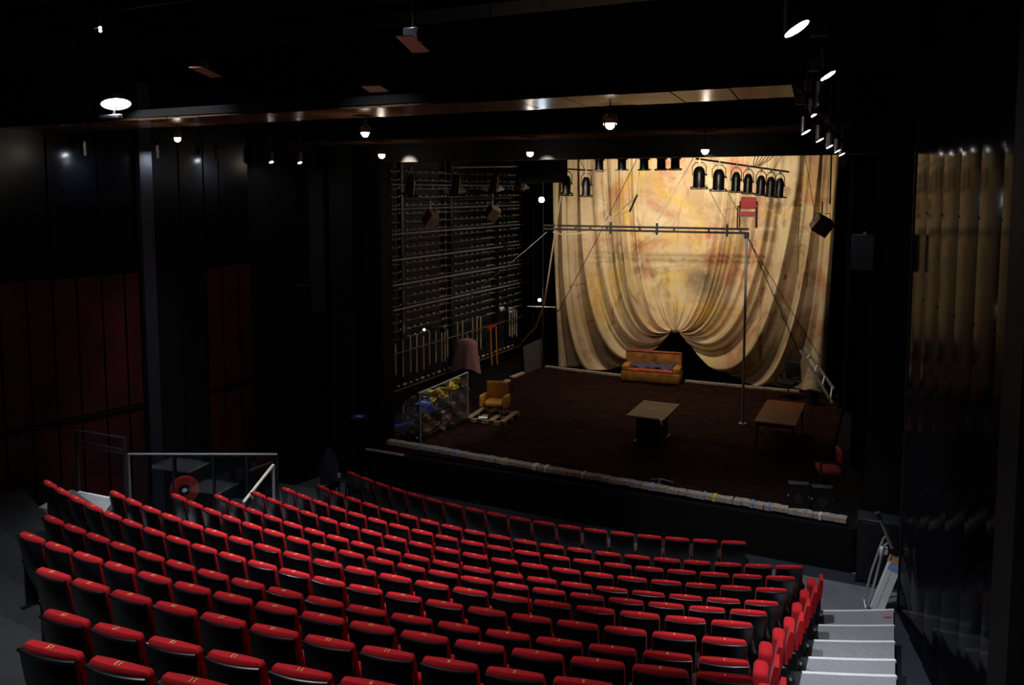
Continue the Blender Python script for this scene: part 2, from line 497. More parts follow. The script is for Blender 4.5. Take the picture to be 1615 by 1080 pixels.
def bridge(y0, y1, x0, x1, z0, z1, n, lab, skew):
    br = thing('lighting_bridge', lab, None, ((x0 + x1) / 2, (y0 + y1) / 2, z0), kind='structure')
    mb = MB(br.location)
    mb.box(((x0 + x1) / 2, y0 + 0.04, (z0 + z1) / 2 + 0.04), (x1 - x0, 0.08, z1 - z0)); mb.box(((x0 + x1) / 2, y1 - 0.04, (z0 + z1) / 2 + 0.04), (x1 - x0, 0.08, z1 - z0))
    mb.box(((x0 + x1) / 2, (y0 + y1) / 2, z0 + 0.06), (x1 - x0, y1 - y0 - 0.16, 0.04))
    mb.build('frame', 'black_wall', br)
    pw = (x1 - x0) / n
    for i in range(n):
        xa = x0 + i * pw
        q = [(xa + 0.008, y0 + 0.01), (xa + pw - 0.008, y0 + 0.01), (xa + pw - 0.008 + skew, y1 - 0.01), (xa + 0.008 + skew, y1 - 0.01)]
        m = MB(br.location)
        dz = 0.0035 * ((i * 7) % 3 - 1)
        m.prism(q, z0 + dz, z0 + 0.035 + dz)
        m.build('panel', 'bridge_wood', br)
    return br


bridge(9.25, 10.45, -15.2, -1.05, 8.5, 8.62, 21, 'front lighting bridge with brown panelled underside and five lamps', -0.10)
bridge(15.2, 16.35, -14.0, -0.75, 8.5, 9.3, 19, 'rear lighting bridge with brown panelled underside next to the header', -0.08)
cat_w = MB()
for y in (5.6, 7.4):
    cat_w.box((-8, y, 10.0), (14, 0.18, 0.10)); cat_w.tube([(-15, y, 9.7), (-1, y, 9.7)], 0.025)
struct('ceiling_battens', cat_w, 'dark_pipe', 'dark battens under the ceiling')

# glossy black panelled wall on the right
RW0, RWD = Vector((0.29, 15.28, 0)), Vector((0.2161, -0.9764, 0))
RWN = Vector((-0.9764, -0.2161, 0))
rw = thing('wall_right', 'glossy black wall of tall narrow panels beside the aisle stairs', None, (RW0.x, RW0.y, ZF), kind='structure')
tb = [0.12 + 0.81 * i for i in range(13)]
rr = random.Random(5)
ang = math.atan2(RWD.y, RWD.x)
for i in range(len(tb) - 1):
    c = RW0 + RWD * ((tb[i] + tb[i + 1]) / 2)
    me = MB()
    wdt = tb[i + 1] - tb[i] - 0.012
    bow = 0.0105
    me.grid(lambda u, v: ((u - 0.5) * wdt, -bow * (1 - (2 * u - 1) ** 2), lerp(0.0, 9.65, v)), 12, 1)
    me.box((0, 0.035, 4.82), (wdt, 0.06, 9.65))
    o = me.build('panel', 'gloss_panel', rw)
    o.location = (c.x - RW0.x, c.y - RW0.y, 0.0)
    o.rotation_euler = (0, 0, ang + math.radians(1.3 + rr.uniform(-0.5, 0.5)))
mb = MB(rw.location)
mb.bar(RW0 + RWD * 4.0 - RWN * 0.12 + Vector((0, 0, 4.8)), RW0 - RWN * 0.12 + Vector((0, 0, 4.8)) + RWD * 0.1, 0.08, 9.7)
mb.bar(RW0 + RWD * 0.09 - RWN * 0.03 + Vector((0, 0, -0.05)), RW0 + RWD * 0.09 - RWN * 0.03 + Vector((0, 0, 9.7)), 0.10, 0.14, up=(0, 1, 0))
mb.build('end_post', 'black_paint', rw)
mb = MB(rw.location)
for i in range(1, 7):
    for z in (2.2, 3.6, 5.6, 7.0):
        p = RW0 + RWD * (tb[i] - 0.02) + RWN * 0.004 + Vector((0, 0, z)); mb.box(p, (0.035, 0.035, 0.035))
mb.build('fixing_stud', 'lamp_black', rw)
struct('wall_right_return', MB().bar(RW0 + RWD * 5.05 + RWN * 0.10 + Vector((0, 0, 4.7)), RW0 + RWD * 5.6 + RWN * 0.10 + Vector((0, 0, 4.7)), 0.24, 9.6), 'black_wall', 'dark blue pillar at the near end of the glossy wall')

g0, g1 = RW0 + RWD * 0.0, RW0 + RWD * 9
struct('trim_2', MB().prism([(XA + 0.01, g0.y), (g0.x, g0.y), (g1.x, g1.y), (XA + 0.01, g1.y)], ZF - 0.02, ZF + 0.008), 'dark_matte', 'dark strip of floor between the aisle stairs and the glossy wall')  # flat dark sheet over the floor next to the wall
# left wall: dark glossy panels above, dark red panels below
LW0, LWD = Vector((-13.83, 14.1, 0)), Vector((-0.2161, -0.9764, 0)); LWN = Vector((0.9764, -0.2161, 0))
lw = thing('wall_left', 'dark panelled side wall with dark red lower panels', None, (-13.83, 14.1, ZF), kind='structure')


def lpanel(name, t0, t1, z0, z1, m, out=0.0, th=0.05):
    p, q = LW0 + LWD * (t0 + 0.02), LW0 + LWD * (t1 - 0.02)
    off = LWN * (out - th / 2)
    zz = Vector((0, 0, (z0 + z1) / 2))
    MB(lw.location).bar(p + off + zz, q + off + zz, th, z1 - z0 - 0.02).build(name, m, lw)


MB(lw.location).bar(LW0 - LWD * 3.2 - LWN * 0.1 + Vector((0, 0, 4.75)), LW0 + LWD * 8 - LWN * 0.1 + Vector((0, 0, 4.75)), 0.06, 9.7).build('wall_core', 'joint', lw)
for seg in ([-0.33, 0.01, 0.44, 0.82], [2.35, 2.67, 3.13, 3.62, 4.07, 4.53, 5.0, 5.5, 6.0, 6.5]):
    for i in range(len(seg) - 1):
        lpanel('red_panel', seg[i], seg[i + 1], 2.87, 5.66, 'red_panel')
        lpanel('red_panel', seg[i], seg[i + 1], ZF, 2.77, 'red_panel')
for seg in ([-0.33, 0.44, 0.82, 1.4, 2.05], [2.35, 3.13, 4.07, 5.0, 6.0, 7.0]):
    for i in range(len(seg) - 1): lpanel('upper_panel', seg[i], seg[i + 1], 5.72, 9.6, 'wall_panel_dark')
for t0, t1 in ((0.82, 1.42), (1.42, 2.03)): lpanel('door_panel', t0, t1, ZF, 5.66, 'joint', -0.02)
lpanel('pillar', 2.05, 2.35, ZF, 9.6, 'pillar', 0.16, 0.2)
lpanel('rail', -0.33, 0.82, 2.78, 2.86, 'joint', 0.02); lpanel('rail', 2.35, 6.5, 2.78, 2.86, 'joint', 0.02)

# side lighting tower in the corner between the left wall and the proscenium
tw = thing('side_tower', 'black side tower with pale ledges beside the proscenium', 'tower', (-13.6, 15.6, ZF))
mb = MB(tw.location)
p0, p1 = Vector((-13.35, 15.75, 0)), Vector((-12.75, 16.3, 0))
mb.bar(Vector((-12.95, 16.45, 4.7)), Vector((-12.35, 16.6, 4.7)), 0.3, 9.4); mb.build('tower_panel', 'black_paint', tw)
mb = MB(tw.location); A = at(486, 300, y=16.2); B = at(510, 300, y=16.3)
mb.bar(Vector((A.x, A.y, 6.1)), Vector((B.x, B.y, 6.1)), 0.06, 3.6); mb.build('grey_panel', 'pillar', tw)
for py0, py1, xa in ((350, 353, 450), (448, 451, 427), (543.5, 547, 425), (636, 646, 428)):
    p = at(xa, py0, y=15.2); q = at(489, py1, y=16.05)
    MB(tw.location).tube([p, q], 0.018).build('ledge', 'dark_rail', tw)

# ------------------------------------------------------------------ fly wall on the left of the stage
FA = Vector((-14.0, 20.2, 0)); FD = Vector((0.0429, 0.9991, 0)); FN = Vector((0.9991, -0.0429, 0))


def fw(t, z, out=0.0): return FA + FD * t + FN * out + Vector((0, 0, z))


def ft(px):                                        # distance along the fly wall of a column seen at px
    v = at(px, 450, d=1.0) - Vector((0, 0, HC))
    det = FD.x * (-v.y) + v.x * FD.y
    return (-FA.x * (-v.y) - v.x * FA.y * 1.0 * 1.0) / det if False else ((-FA.x) * (-v.y) - (-v.x) * (-FA.y)) / det


fly = thing('wall_fly', 'dark counterweight fly wall with horizontal rails and rows of pale clips', None, (-14, 20.2, ZS), kind='structure')
MB(fly.location).bar(fw(-2.5, 5.6, -0.35), fw(10.9, 5.6, -0.35), 0.1, 9.6).build('backing', 'fly_back', fly)
cols = [ft(590 + c / 5.98) for c in (100, 170, 245, 315, 380, 440, 500, 560, 620, 645, 675, 770, 825, 875, 925, 975, 1020, 1045, 1070, 1090, 1115, 1190, 1230, 1270, 1290, 1315, 1335, 1360, 1385)]
levels = [2.75 + 0.262 * i for i in range(21)]
mb = MB(fly.location); rq = random.Random(11)
for z in levels:
    for t in cols:
        if rq.random() < 0.86: mb.box(fw(t, z + 0.02, 0.0), (0.04, 0.045, 0.045))
mb.build('clip', 'clip', fly, kind='stuff', label='rows of small pale brass clips')
segs = [(ft(603), ft(632)), (ft(641), ft(712)), (ft(717), ft(783)), (ft(787), ft(826))]
for z in levels:
    for s0, s1 in segs:
        MB(fly.location).bar(fw(s0, z - 0.02, -0.02), fw(s1, z - 0.02, -0.02), 0.03, 0.022).build('batten', 'batten', fly)
for z in (3.70, 4.47, 5.25, 6.05, 6.82, 7.58):
    MB(fly.location).tube([fw(-2.0, z, 0.10), fw(10.0, z, 0.10)], 0.03).build('rail', 'rail_pipe', fly)
for z in (1.2, 2.37):
    MB(fly.location).tube([fw(-2.0, z, 0.22), fw(9.0, z, 0.22)], 0.03).build('lower_rail', 'rust_pipe', fly)
for px in (637, 714, 786, 835):
    MB(fly.location).bar(fw(ft(px), 0.9, -0.1), fw(ft(px), 9.6, -0.1), 0.16, 0.12, up=(0, 1, 0)).build('upright', 'black_paint', fly)
rodpx = [608, 620, 632, 644, 654, 665, 674.5, 684.6, 694, 699, 703, 719, 727, 743, 750, 756, 802, 806, 809.5, 813]
for i, px in enumerate(rodpx):
    z0, z1 = 1.55 + rq.uniform(-.05, .12), 2.72 + rq.uniform(-.1, .12)
    MB(fly.location).bar(fw(ft(px), z0, 0.05), fw(ft(px), z1, 0.05), 0.032, 0.04, up=(0, 1, 0)).build('rod', 'rod', fly)
MB(fly.location).bar(fw(-2, 1.0, -0.05), fw(9, 1.0, -0.05), 0.25, 0.3).build('base_beam', 'black_paint', fly)
mb = MB(fly.location)
for i in range(26):
    t = -0.1 + i * 0.33; mb.box(fw(t, 1.28, 0.1), (0.05, 0.08 + 0.1 * (i % 3 == 0), 0.05))
mb.build('rope_lock', 'clip', fly, kind='stuff')
MB(fly.location).tube([fw(10.15, 0.9, 0.05), fw(10.15, 9.0, 0.05)], 0.03).build('upright_pipe', 'rail_pipe', fly)

# ================================================================== SEATS
SW = 0.455


def yb(z):                                        # line of the leaning back: top leans to the rear
    return lerp(0.085, -0.035, (z - 0.28) / (0.92 - 0.28))


def shell_mesh():
    mb = MB()
    nu, nv = 10, 7
    def fn(u, v, o):
        x = (u - 0.5) * (SW - 0.012); z = lerp(0.27, 0.915, v)
        c = (2 * u - 1) ** 2
        belly = -0.012 * math.sin(PI * v)
        return (x, yb(z) + 0.030 * c + belly + o, z)
    mb.grid(lambda u, v: fn(1 - u, v, 0.020), nu, nv)
    mb.grid(lambda u, v: fn(u, v, 0.0), nu, nv)
    # rim
    E = [(i / nu, 0) for i in range(nu + 1)] + [(1, j / nv) for j in range(1, nv + 1)] + [(1 - i / nu, 1) for i in range(1, nu + 1)] + [(0, 1 - j / nv) for j in range(1, nv)]
    vs = [fn(u, v, 0) for u, v in E] + [fn(u, v, 0.02) for u, v in E]; n = len(E)
    mb.add(vs, [(i, i + n, (i + 1) % n + n, (i + 1) % n) for i in range(n)])
    # rounded lip along the top edge
    mb.tube([Vector(fn(i / nu, 1, -0.002)) + Vector((0, 0, -0.004)) for i in range(nu + 1)], 0.012, 8)
    return mb.mesh('back_shell', 'seat_shell')


def cushion_mesh():
    mb = MB()
    # closed loops (cross-section round the thickness) swept up the height
    loops = []
    hs = [(0.40, 0.6, -0.02), (0.42, 0.95, 0), (0.52, 1, 0), (0.64, 1, 0.004), (0.78, 1, 0.0), (0.88, 1, -0.002), (0.905, 0.99, 0), (0.922, 0.96, 0.002), (0.932, 0.92, 0.005), (0.937, 0.85, 0.008)]
    prof = []
    hw, t = SW / 2, 0.064
    m = 10
    for z, sc, dy in hs:
        ring = []
        th = t * (1.0 if z < 0.9 else (1 - (z - 0.9) * 6))
        y0 = 0.020
        if z > 0.9: y0 += (z - 0.9) * 0.3
        for i in range(m + 1):                       # rear side, left to right
            x = (2 * i / m - 1) * hw * sc * (0.985); ring.append((x, yb(z) + y0 + 0.030 * (x / hw) ** 2 + dy, z))
        for f in (0.25, 0.5, 0.75):
            x = hw * sc * (1 + 0.015 * math.sin(f * PI)); ring.append((x, yb(z) + y0 + 0.030 + th * f + dy, z))
        for i in range(m + 1):
            x = (1 - 2 * i / m) * hw * sc * 0.97; ring.append((x, yb(z) + y0 + th + 0.016 * (x / hw) ** 2 + dy + 0.01 * (1 - (x / hw) ** 2), z))
        for f in (0.75, 0.5, 0.25):
            x = -hw * sc * (1 + 0.015 * math.sin(f * PI)); ring.append((x, yb(z) + y0 + 0.030 + th * f + dy, z))
        if z > 0.9: ring = [(a_, b_, c_ + 0.012 * (1 - (a_ / hw) ** 2)) for a_, b_, c_ in ring]
        loops.append(ring)
    n = len(loops[0])
    vs = [p for r in loops for p in r]
    fs = []
    for j in range(len(loops) - 1):
        for i in range(n): fs.append((j * n + i, j * n + (i + 1) % n, (j + 1) * n + (i + 1) % n, (j + 1) * n + i))
    mb.add(vs, fs, smooth=True)
    top = loops[-1]; k = len(loops) - 1
    # top cap strips between rear and front sides
    tf = []
    rear = [k * n + i for i in range(m + 1)]; front = [k * n + (m + 4) + i for i in range(m + 1)][::-1]
    for i in range(m): tf.append((rear[i], rear[i + 1], front[i + 1], front[i]))
    tf.append(tuple([k * n + m] + [k * n + m + 1 + i for i in range(3)] + [k * n + m + 4]))
    tf.append(tuple([k * n + 2 * m + 4] + [k * n + 2 * m + 5 + i for i in range(3)] + [k * n]))
    mb.f += tf; mb.sm += [True] * len(tf)
    mb.add(loops[0], [tuple(range(n))[::-1]])
    me = mb.mesh('back_cushion', 'seat_fabric')
    return me


def folded_mesh():
    mb = MB()
    mb.rbox((0, 0.215, 0.46), (0.43, 0.13, 0.40), 0.045, 3, rot=Matrix.Rotation(math.radians(-8), 4, 'X'))
    return mb.mesh('seat_cushion', 'seat_fabric')


def arm_mesh():
    mb = MB()
    mb.rbox((0, 0.20, 0.57), (0.045, 0.30, 0.05), 0.015, 2)
    mb.box((0, 0.16, 0.28), (0.032, 0.17, 0.56)); mb.box((0, 0.16, 0.012), (0.06, 0.28, 0.024))
    return mb.mesh('armrest', 'seat_metal')


ME_SHELL, ME_CUSH, ME_FOLD, ME_ARM = shell_mesh(), cushion_mesh(), folded_mesh(), arm_mesh()
NUM = {}


def number_mesh(s):
    if s in NUM: return NUM[s]
    cu = bpy.data.curves.new('seat_number', 'FONT'); cu.body = s; cu.size = 0.052; cu.align_x = 'CENTER'; cu.align_y = 'CENTER'; cu.resolution_u = 2; cu.extrude = 0.0012; cu.offset = 0.0006
    o = bpy.data.objects.new('tmp', cu); C.objects.link(o)
    dg = bpy.context.evaluated_depsgraph_get(); dg.update()
    me = bpy.data.meshes.new_from_object(o.evaluated_get(dg)); me.name = 'seat_number'
    bpy.data.objects.remove(o); bpy.data.curves.remove(cu)
    me.materials.clear(); me.materials.append(MATS['seat_number'])
    NUM[s] = me
    return me


for k in range(NR):
    R, zt, th0 = ROWS[k]
    zf = zt - SEATH if k else ZF
    for j in range(COUNT[k]):
        jj = j - EXTRA[k]
        th = th0 + jj * PITCHM / R
        idx = START[k] + jj
        num = 2 * idx + 1 if k else 2 * idx + 3
        p = polar(R, th, zf)
        if k < 10:
            which = 'at the aisle stairs end' if idx == 0 else '%s from the aisle stairs' % ORD[idx + 1]
            rowtxt = 'front row' if k == 0 else '%s row from the stage' % ORD[k + 1]
            lab = 'red seat with black back, %s, %s' % (which, rowtxt)
        else:
            lab = 'red seat with black back, %s from the left in the %s row from the stage' % (ORD[COUNT[k] - j], ORD[k + 1])
        s = thing('auditorium_seat', lab, 'seat', p, YAW - th + rnd.uniform(-.012, .012), 'rows of red auditorium seats')
        inst('back_shell', ME_SHELL, s); inst('back_cushion', ME_CUSH, s); inst('seat_cushion', ME_FOLD, s)
        inst('armrest', ME_ARM, s, (0.26, 0, 0))
        if j == COUNT[k] - 1: inst('armrest', ME_ARM, s, (-0.26, 0, 0))
        inst('seat_number', number_mesh(str(num)), s, (0, 0.030, 0.9510), rot=(0, 0, PI))


def jump_meshes():
    a = MB().rbox((0, 0.10, 0.44), (0.28, 0.15, 0.46), 0.05, 3).mesh('seat_cushion', 'seat_fabric')
    b = MB(); b.grid(lambda u, v: ((u - .5) * .36, -0.02 - 0.035 * math.sin(PI * v * 0.9), lerp(0.36, 0.74, v)), 8, 8)
    m = MB()
    prof = []
    for i in range(13):
        v = i / 12; z = lerp(0.34, 0.75, v); y = -0.01 - 0.05 * v; th = 0.085 * math.sin(PI * min(1, 0.12 + v * 0.80)) ** 0.5
        prof.append((y, z, th))
    vs = []
    for x in (-.12, .12):
        for y, z, th in prof: vs.append((x, y - th / 2, z))
        for y, z, th in prof[::-1]: vs.append((x, y + th / 2, z))
    n = 26
    m.add(vs, [tuple(range(n)), tuple(range(n, 2 * n))[::-1]] + [(i, i + n, (i + 1) % n + n, (i + 1) % n) for i in range(n)], smooth=True)
    bk = m.mesh('back_cushion', 'seat_fabric')
    c = MB(); c.rbox((0, 0.03, 0.16), (0.30, 0.12, 0.32), 0.02, 1); c.box((0, 0.0, 0.015), (0.32, 0.24, 0.03)); c.box((0, -0.04, 0.33), (0.26, 0.03, 0.2))
    return a, bk, c.mesh('base', 'seat_metal'), MB().tube([(0.165, -0.06, 0.2), (0.18, -0.06, 0.2)], 0.018, 8).mesh('hinge_bolt', 'chrome')


JM = jump_meshes()
for k in range(1, 9):
    R, zt, th0 = ROWS[k]
    p = polar(R + 0.02, th0 - 0.90 * PITCHM / R, zt - SEATH)
    s = thing('folding_aisle_seat', 'folded red aisle seat at the stairs end of the %s row from the stage' % ORD[k + 1], 'seat', p, math.radians(96), 'folding aisle seats')
    s.scale = (1, 1, 1.06)
    inst('seat_cushion', JM[0], s); inst('back_cushion', JM[1], s); inst('base', JM[2], s)
    b = inst('hinge_bolt', JM[3], s); b.location = (-0.345, 0, 0)

# ================================================================== THE PAINTED CLOTH
def cloth_material():
    m = bpy.data.materials.new('painted_cloth'); m.use_nodes = True
    nt = m.node_tree; b = nt.nodes['Principled BSDF']; L = nt.links.new
    b.inputs['Roughness'].default_value = 0.85; b.inputs['Specular IOR Level'].default_value = 0.15
    tc = nt.nodes.new('ShaderNodeTexCoord')
    def noise(scale, detail=5, dist=0.0, stretch=(1, 1, 1), off=(0, 0, 0)):
        mp = nt.nodes.new('ShaderNodeMapping'); mp.inputs['Scale'].default_value = stretch; mp.inputs['Location'].default_value = off
        L(tc.outputs['Object'], mp.inputs['Vector'])
        n = nt.nodes.new('ShaderNodeTexNoise'); n.inputs['Scale'].default_value = scale; n.inputs['Detail'].default_value = detail; n.inputs['Distortion'].default_value = dist
        n.inputs['Roughness'].default_value = 0.62
        L(mp.outputs[0], n.inputs['Vector']); return n.outputs['Fac']
    def ramp(src, p0, p1):
        r = nt.nodes.new('ShaderNodeMapRange'); r.inputs[1].default_value = p0; r.inputs[2].default_value = p1; r.interpolation_type = 'SMOOTHSTEP'
        L(src, r.inputs[0]); return r.outputs[0]
    def mix(fac, a, bcol, k=1.0):
        mx = nt.nodes.new('ShaderNodeMix'); mx.data_type = 'RGBA'
        if k != 1.0:
            mm = nt.nodes.new('ShaderNodeMath'); mm.operation = 'MULTIPLY'; mm.inputs[1].default_value = k; L(fac, mm.inputs[0]); fac = mm.outputs[0]
        L(fac, mx.inputs[0])
        if isinstance(a, tuple): mx.inputs[6].default_value = (*a, 1)
        else: L(a, mx.inputs[6])
        mx.inputs[7].default_value = (*bcol, 1); return mx.outputs[2]
    col = mix(ramp(noise(0.55, 6, 0.6), 0.36, 0.64), (0.60, 0.49, 0.32), (0.50, 0.36, 0.215))
    col = mix(ramp(noise(0.50, 6, 0.8, off=(5, 2, 9)), 0.52, 0.68), col, (0.58, 0.40, 0.09), 0.8)      # ochre washes
    col = mix(ramp(noise(0.62, 6, 0.8, off=(1, 7, 3)), 0.52, 0.68), col, (0.42, 0.17, 0.105), 0.75)     # rose washes
    col = mix(ramp(noise(0.8, 6, 1.2, off=(9, 3, 5)), 0.55, 0.72), col, (0.18, 0.10, 0.055), 0.75)       # brown stains
    col = mix(ramp(noise(2.2, 8, 0.4, stretch=(2.2, 1, 0.35)), 0.52, 0.75), col, (0.30, 0.18, 0.09), 0.45)  # streaks
    col = mix(ramp(noise(26, 3), 0.58, 0.75), col, (0.25, 0.16, 0.09), 0.35)                              # speckle
    def blot(p, r, colr, k, sharp=0.3, nscale=2.4, amp=0.6):
        vm = nt.nodes.new('ShaderNodeVectorMath'); vm.operation = 'DISTANCE'; L(tc.outputs['Object'], vm.inputs[0]); vm.inputs[1].default_value = p
        ad = nt.nodes.new('ShaderNodeMath'); ad.operation = 'MULTIPLY_ADD'
        L(noise(nscale / max(r, 0.15), 5, 0.5, off=(p[0], 0, p[2])), ad.inputs[0]); ad.inputs[1].default_value = amp * r * 2.4; L(vm.outputs['Value'], ad.inputs[2])
        f = ramp(ad.outputs[0], r * (1 + amp * 1.2) * (1 - sharp) + 0.0, r * (1 + amp * 1.2) * (1 + sharp))
        iv = nt.nodes.new('ShaderNodeMath'); iv.operation = 'SUBTRACT'; iv.inputs[0].default_value = 1.0; L(f, iv.inputs[1])
        nonlocal col
        col = mix(iv.outputs[0], col, colr, k)
    def bp(px, py): return tuple(at(px, py, y=27.2))
    blot(bp(1105, 445), 0.55, (0.06, 0.035, 0.03), 0.75, 0.6)  # broad soft dark patch mixed into the cloth colour
    blot(bp(1120, 415), 0.22, (0.30, 0.05, 0.035), 0.6, 0.5)
    blot(bp(1145, 440), 0.25, (0.33, 0.05, 0.04), 0.6, 0.5)
    blot(bp(1117, 372), 0.16, (0.42, 0.04, 0.04), 0.85, 0.25)
    blot(bp(1160, 262), 0.32, (0.50, 0.10, 0.07), 0.7, 0.5)
    blot(bp(1242, 438), 0.14, (0.35, 0.02, 0.02), 0.9, 0.2)
    blot(bp(1272, 495), 0.10, (0.35, 0.02, 0.02), 0.9, 0.2)
    blot(bp(1201, 550), 0.14, (0.33, 0.03, 0.02), 0.9, 0.2)
    blot(bp(1223, 302), 0.07, (0.5, 0.05, 0.04), 0.9, 0.2)
    blot(bp(1228, 317), 0.05, (0.5, 0.05, 0.04), 0.9, 0.2)
    blot(bp(972, 305), 0.35, (0.45, 0.16, 0.12), 0.6, 0.6)
    blot(bp(952, 323), 0.10, (0.42, 0.05, 0.05), 0.8, 0.3)
    blot(bp(1185, 395), 0.30, (0.45, 0.14, 0.10), 0.5, 0.6)
    L(col, b.inputs['Base Color'])
    bpn = nt.nodes.new('ShaderNodeBump'); bpn.inputs['Strength'].default_value = 0.35; bpn.inputs['Distance'].default_value = 0.03
    L(noise(9, 6, 0.8), bpn.inputs['Height']); L(bpn.outputs['Normal'], b.inputs['Normal'])
    return m


KX, KZ = -6.76, 2.52
YC = 27.35


def pick(tbl, s):
    for (a, pa), (b, pb) in zip(tbl, tbl[1:]):
        if s <= b: return pa.lerp(pb, smooth(0, 1, (s - a) / (b - a)) if False else (s - a) / (b - a))
    return tbl[-1][1]


def cloth_half(sg):
    xo = KX - (-11.42) if sg < 0 else -1.62 - KX           # half width at the top
    xb = KX - (-11.12) if sg < 0 else -1.82 - KX           # and on the floor
    ph = 0.9 if sg < 0 else 2.3
    def fn(u, t):
        s = u
        top = Vector((sg * xo * s, 9.3))
        hem = [(0.0, Vector((0.0, KZ + 0.03))), (0.60, Vector((0.13, KZ - 0.02))), (0.70, Vector((0.62, KZ - 0.62))), (0.78, Vector((1.42, 1.32))), (0.86, Vector((2.35, 0.93))), (1.0, Vector((xb, 0.87)))]
        e = pick(hem, s); end = Vector((sg * e.x, e.y))
        c1 = [(0.0, Vector((0.0, 5.5))), (0.6, Vector((xo * 0.585, 5.3))), (1.0, Vector((xo * 0.985, 5.8)))]
        c2 = [(0.0, Vector((0.0, 3.4))), (0.2, Vector((0.55, 3.0))), (0.40, Vector((1.35, 2.15))), (0.60, Vector((2.25, 1.05))), (0.75, Vector((3.0, 0.75))), (0.88, Vector((3.9, 1.2))), (1.0, Vector((xb, 2.6)))]
        a = pick(c1, s); c = pick(c2, s)
        P1 = Vector((sg * a.x, a.y)); P2 = Vector((sg * c.x, c.y))
        q = 1 - t
        P = top * q ** 3 + P1 * (3 * q * q * t) + P2 * (3 * q * t * t) + end * t ** 3
        sw = s + 0.020 * math.sin(11 * s + ph) + 0.012 * math.sin(23 * s + 2 * ph)
        nf = 9.0 if sg < 0 else 7.6
        wv = math.cos(2 * PI * nf * sw + ph) + 0.42 * math.cos(2 * PI * nf * 1.93 * sw + 3.1 * ph + 0.9 * t) + 0.22 * math.cos(2 * PI * nf * 3.1 * sw + 1.3 * ph - 1.4 * t)
        wv *= 0.80
        fine = math.cos(2 * PI * 24 * sw + 2 * ph + 3 * t)
        kn = smooth(0.80, 1.0, t) * (1 - smooth(0.62, 0.80, s))          # closeness to the knot
        amp = 0.33 * smooth(0.16, 0.50, s) * (0.25 + 0.75 * smooth(0.05, 0.50, t)) * (1 - 0.80 * kn)
        amp *= 0.8 + 0.35 * math.sin(5 * s * PI + ph)
        amp += 0.055 * smooth(0.62, 0.86, t) * (1 - smooth(0.3, 0.5, s)) * (1 - 0.6 * kn)
        dy = -amp * wv - 0.014 * fine * smooth(0.15, 0.4, s) * (1 - kn)
        sag = 0.10 * smooth(0.3, 0.8, s) * math.sin(PI * t)
        # hem is lifted forward of the floor line
        return (KX + P.x, YC + dy - sag - 0.05 * kn, max(P.y, 0.865))
    return fn


cl = MB()
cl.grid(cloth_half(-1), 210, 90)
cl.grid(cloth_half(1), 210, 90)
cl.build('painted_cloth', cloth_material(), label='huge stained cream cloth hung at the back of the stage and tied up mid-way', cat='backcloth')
mb = MB(); mb.tube([(-11.8, 27.3, 9.32), (-1.3, 27.3, 9.32)], 0.04)
mb.build('cloth_batten', 'dark_pipe', label='dark pipe the painted cloth hangs from', cat='pipe')
kn = MB(); kn.tube([(KX - 0.14, YC - 0.12, KZ + 0.02), (KX, YC - 0.16, KZ - 0.03), (KX + 0.14, YC - 0.12, KZ + 0.02)], 0.045, 8)
kn.build('tie_cord', 'dark_wood', label='dark cord tying up the middle of the painted cloth', cat='cord')

# ================================================================== THINGS ON THE STAGE
def loc_obj(p): return Vector(p)


# --- ochre sofa
def sofa():
    a, b = Vector((-8.33, 26.09, ZS)), Vector((-6.34, 26.31, ZS))
    rz = math.atan2(b.y - a.y, b.x - a.x)
    t = thing('sofa', 'stained ochre sofa with red-brown back in front of the cloth opening', 'sofa', (a + b) / 2, rz)
    W = (b - a).length
    MB().rbox((0, 0.42, 0.20), (W, 0.84, 0.34), 0.03).build('base', 'ochre_cloth', t)
    MB().rbox((0, 0.30, 0.40), (W - 0.44, 0.55, 0.10), 0.04).build('seat_cushion', 'sofa_red', t)
    bk = MB().rbox((0, 0.76, 0.60), (W - 0.06, 0.20, 0.72), 0.04).build('backrest', 'ochre_cloth', t)
    MB().rbox((0, 0.755, 0.965), (W - 0.10, 0.21, 0.04), 0.015).build('top_edge', 'sofa_red', bk)
    for s in (-1, 1): MB().rbox((s * (W / 2 - 0.13), 0.36, 0.44), (0.25, 0.66, 0.24), 0.05).build('armrest', 'ochre_cloth', t)
    for s in (-1, 1):
        for y in (0.06, 0.76): MB().box((s * (W / 2 - 0.1), y, 0.02), (0.06, 0.06, 0.06)).build('foot', 'dark_wood', t)
    q = MB(); r2 = random.Random(4)
    def fn(u, v): return ((u - 0.5) * 1.45, lerp(0.30, 0.64, v), 0.475 + 0.05 * math.sin(u * 17) * math.sin(v * 5 + u * 6) + 0.10 * v + r2.uniform(0, 0.02))
    q.grid(fn, 26, 10)
    q.T = Matrix.Identity(4)
    o = q.build('rumpled_quilt', 'quilt', label='rumpled dark blue quilt lying on the ochre sofa', cat='quilt')
    o.location = t.location; o.rotation_euler = t.rotation_euler
    m = o.modifiers.new('thick', 'SOLIDIFY'); m.thickness = 0.03
    return t


sofa()


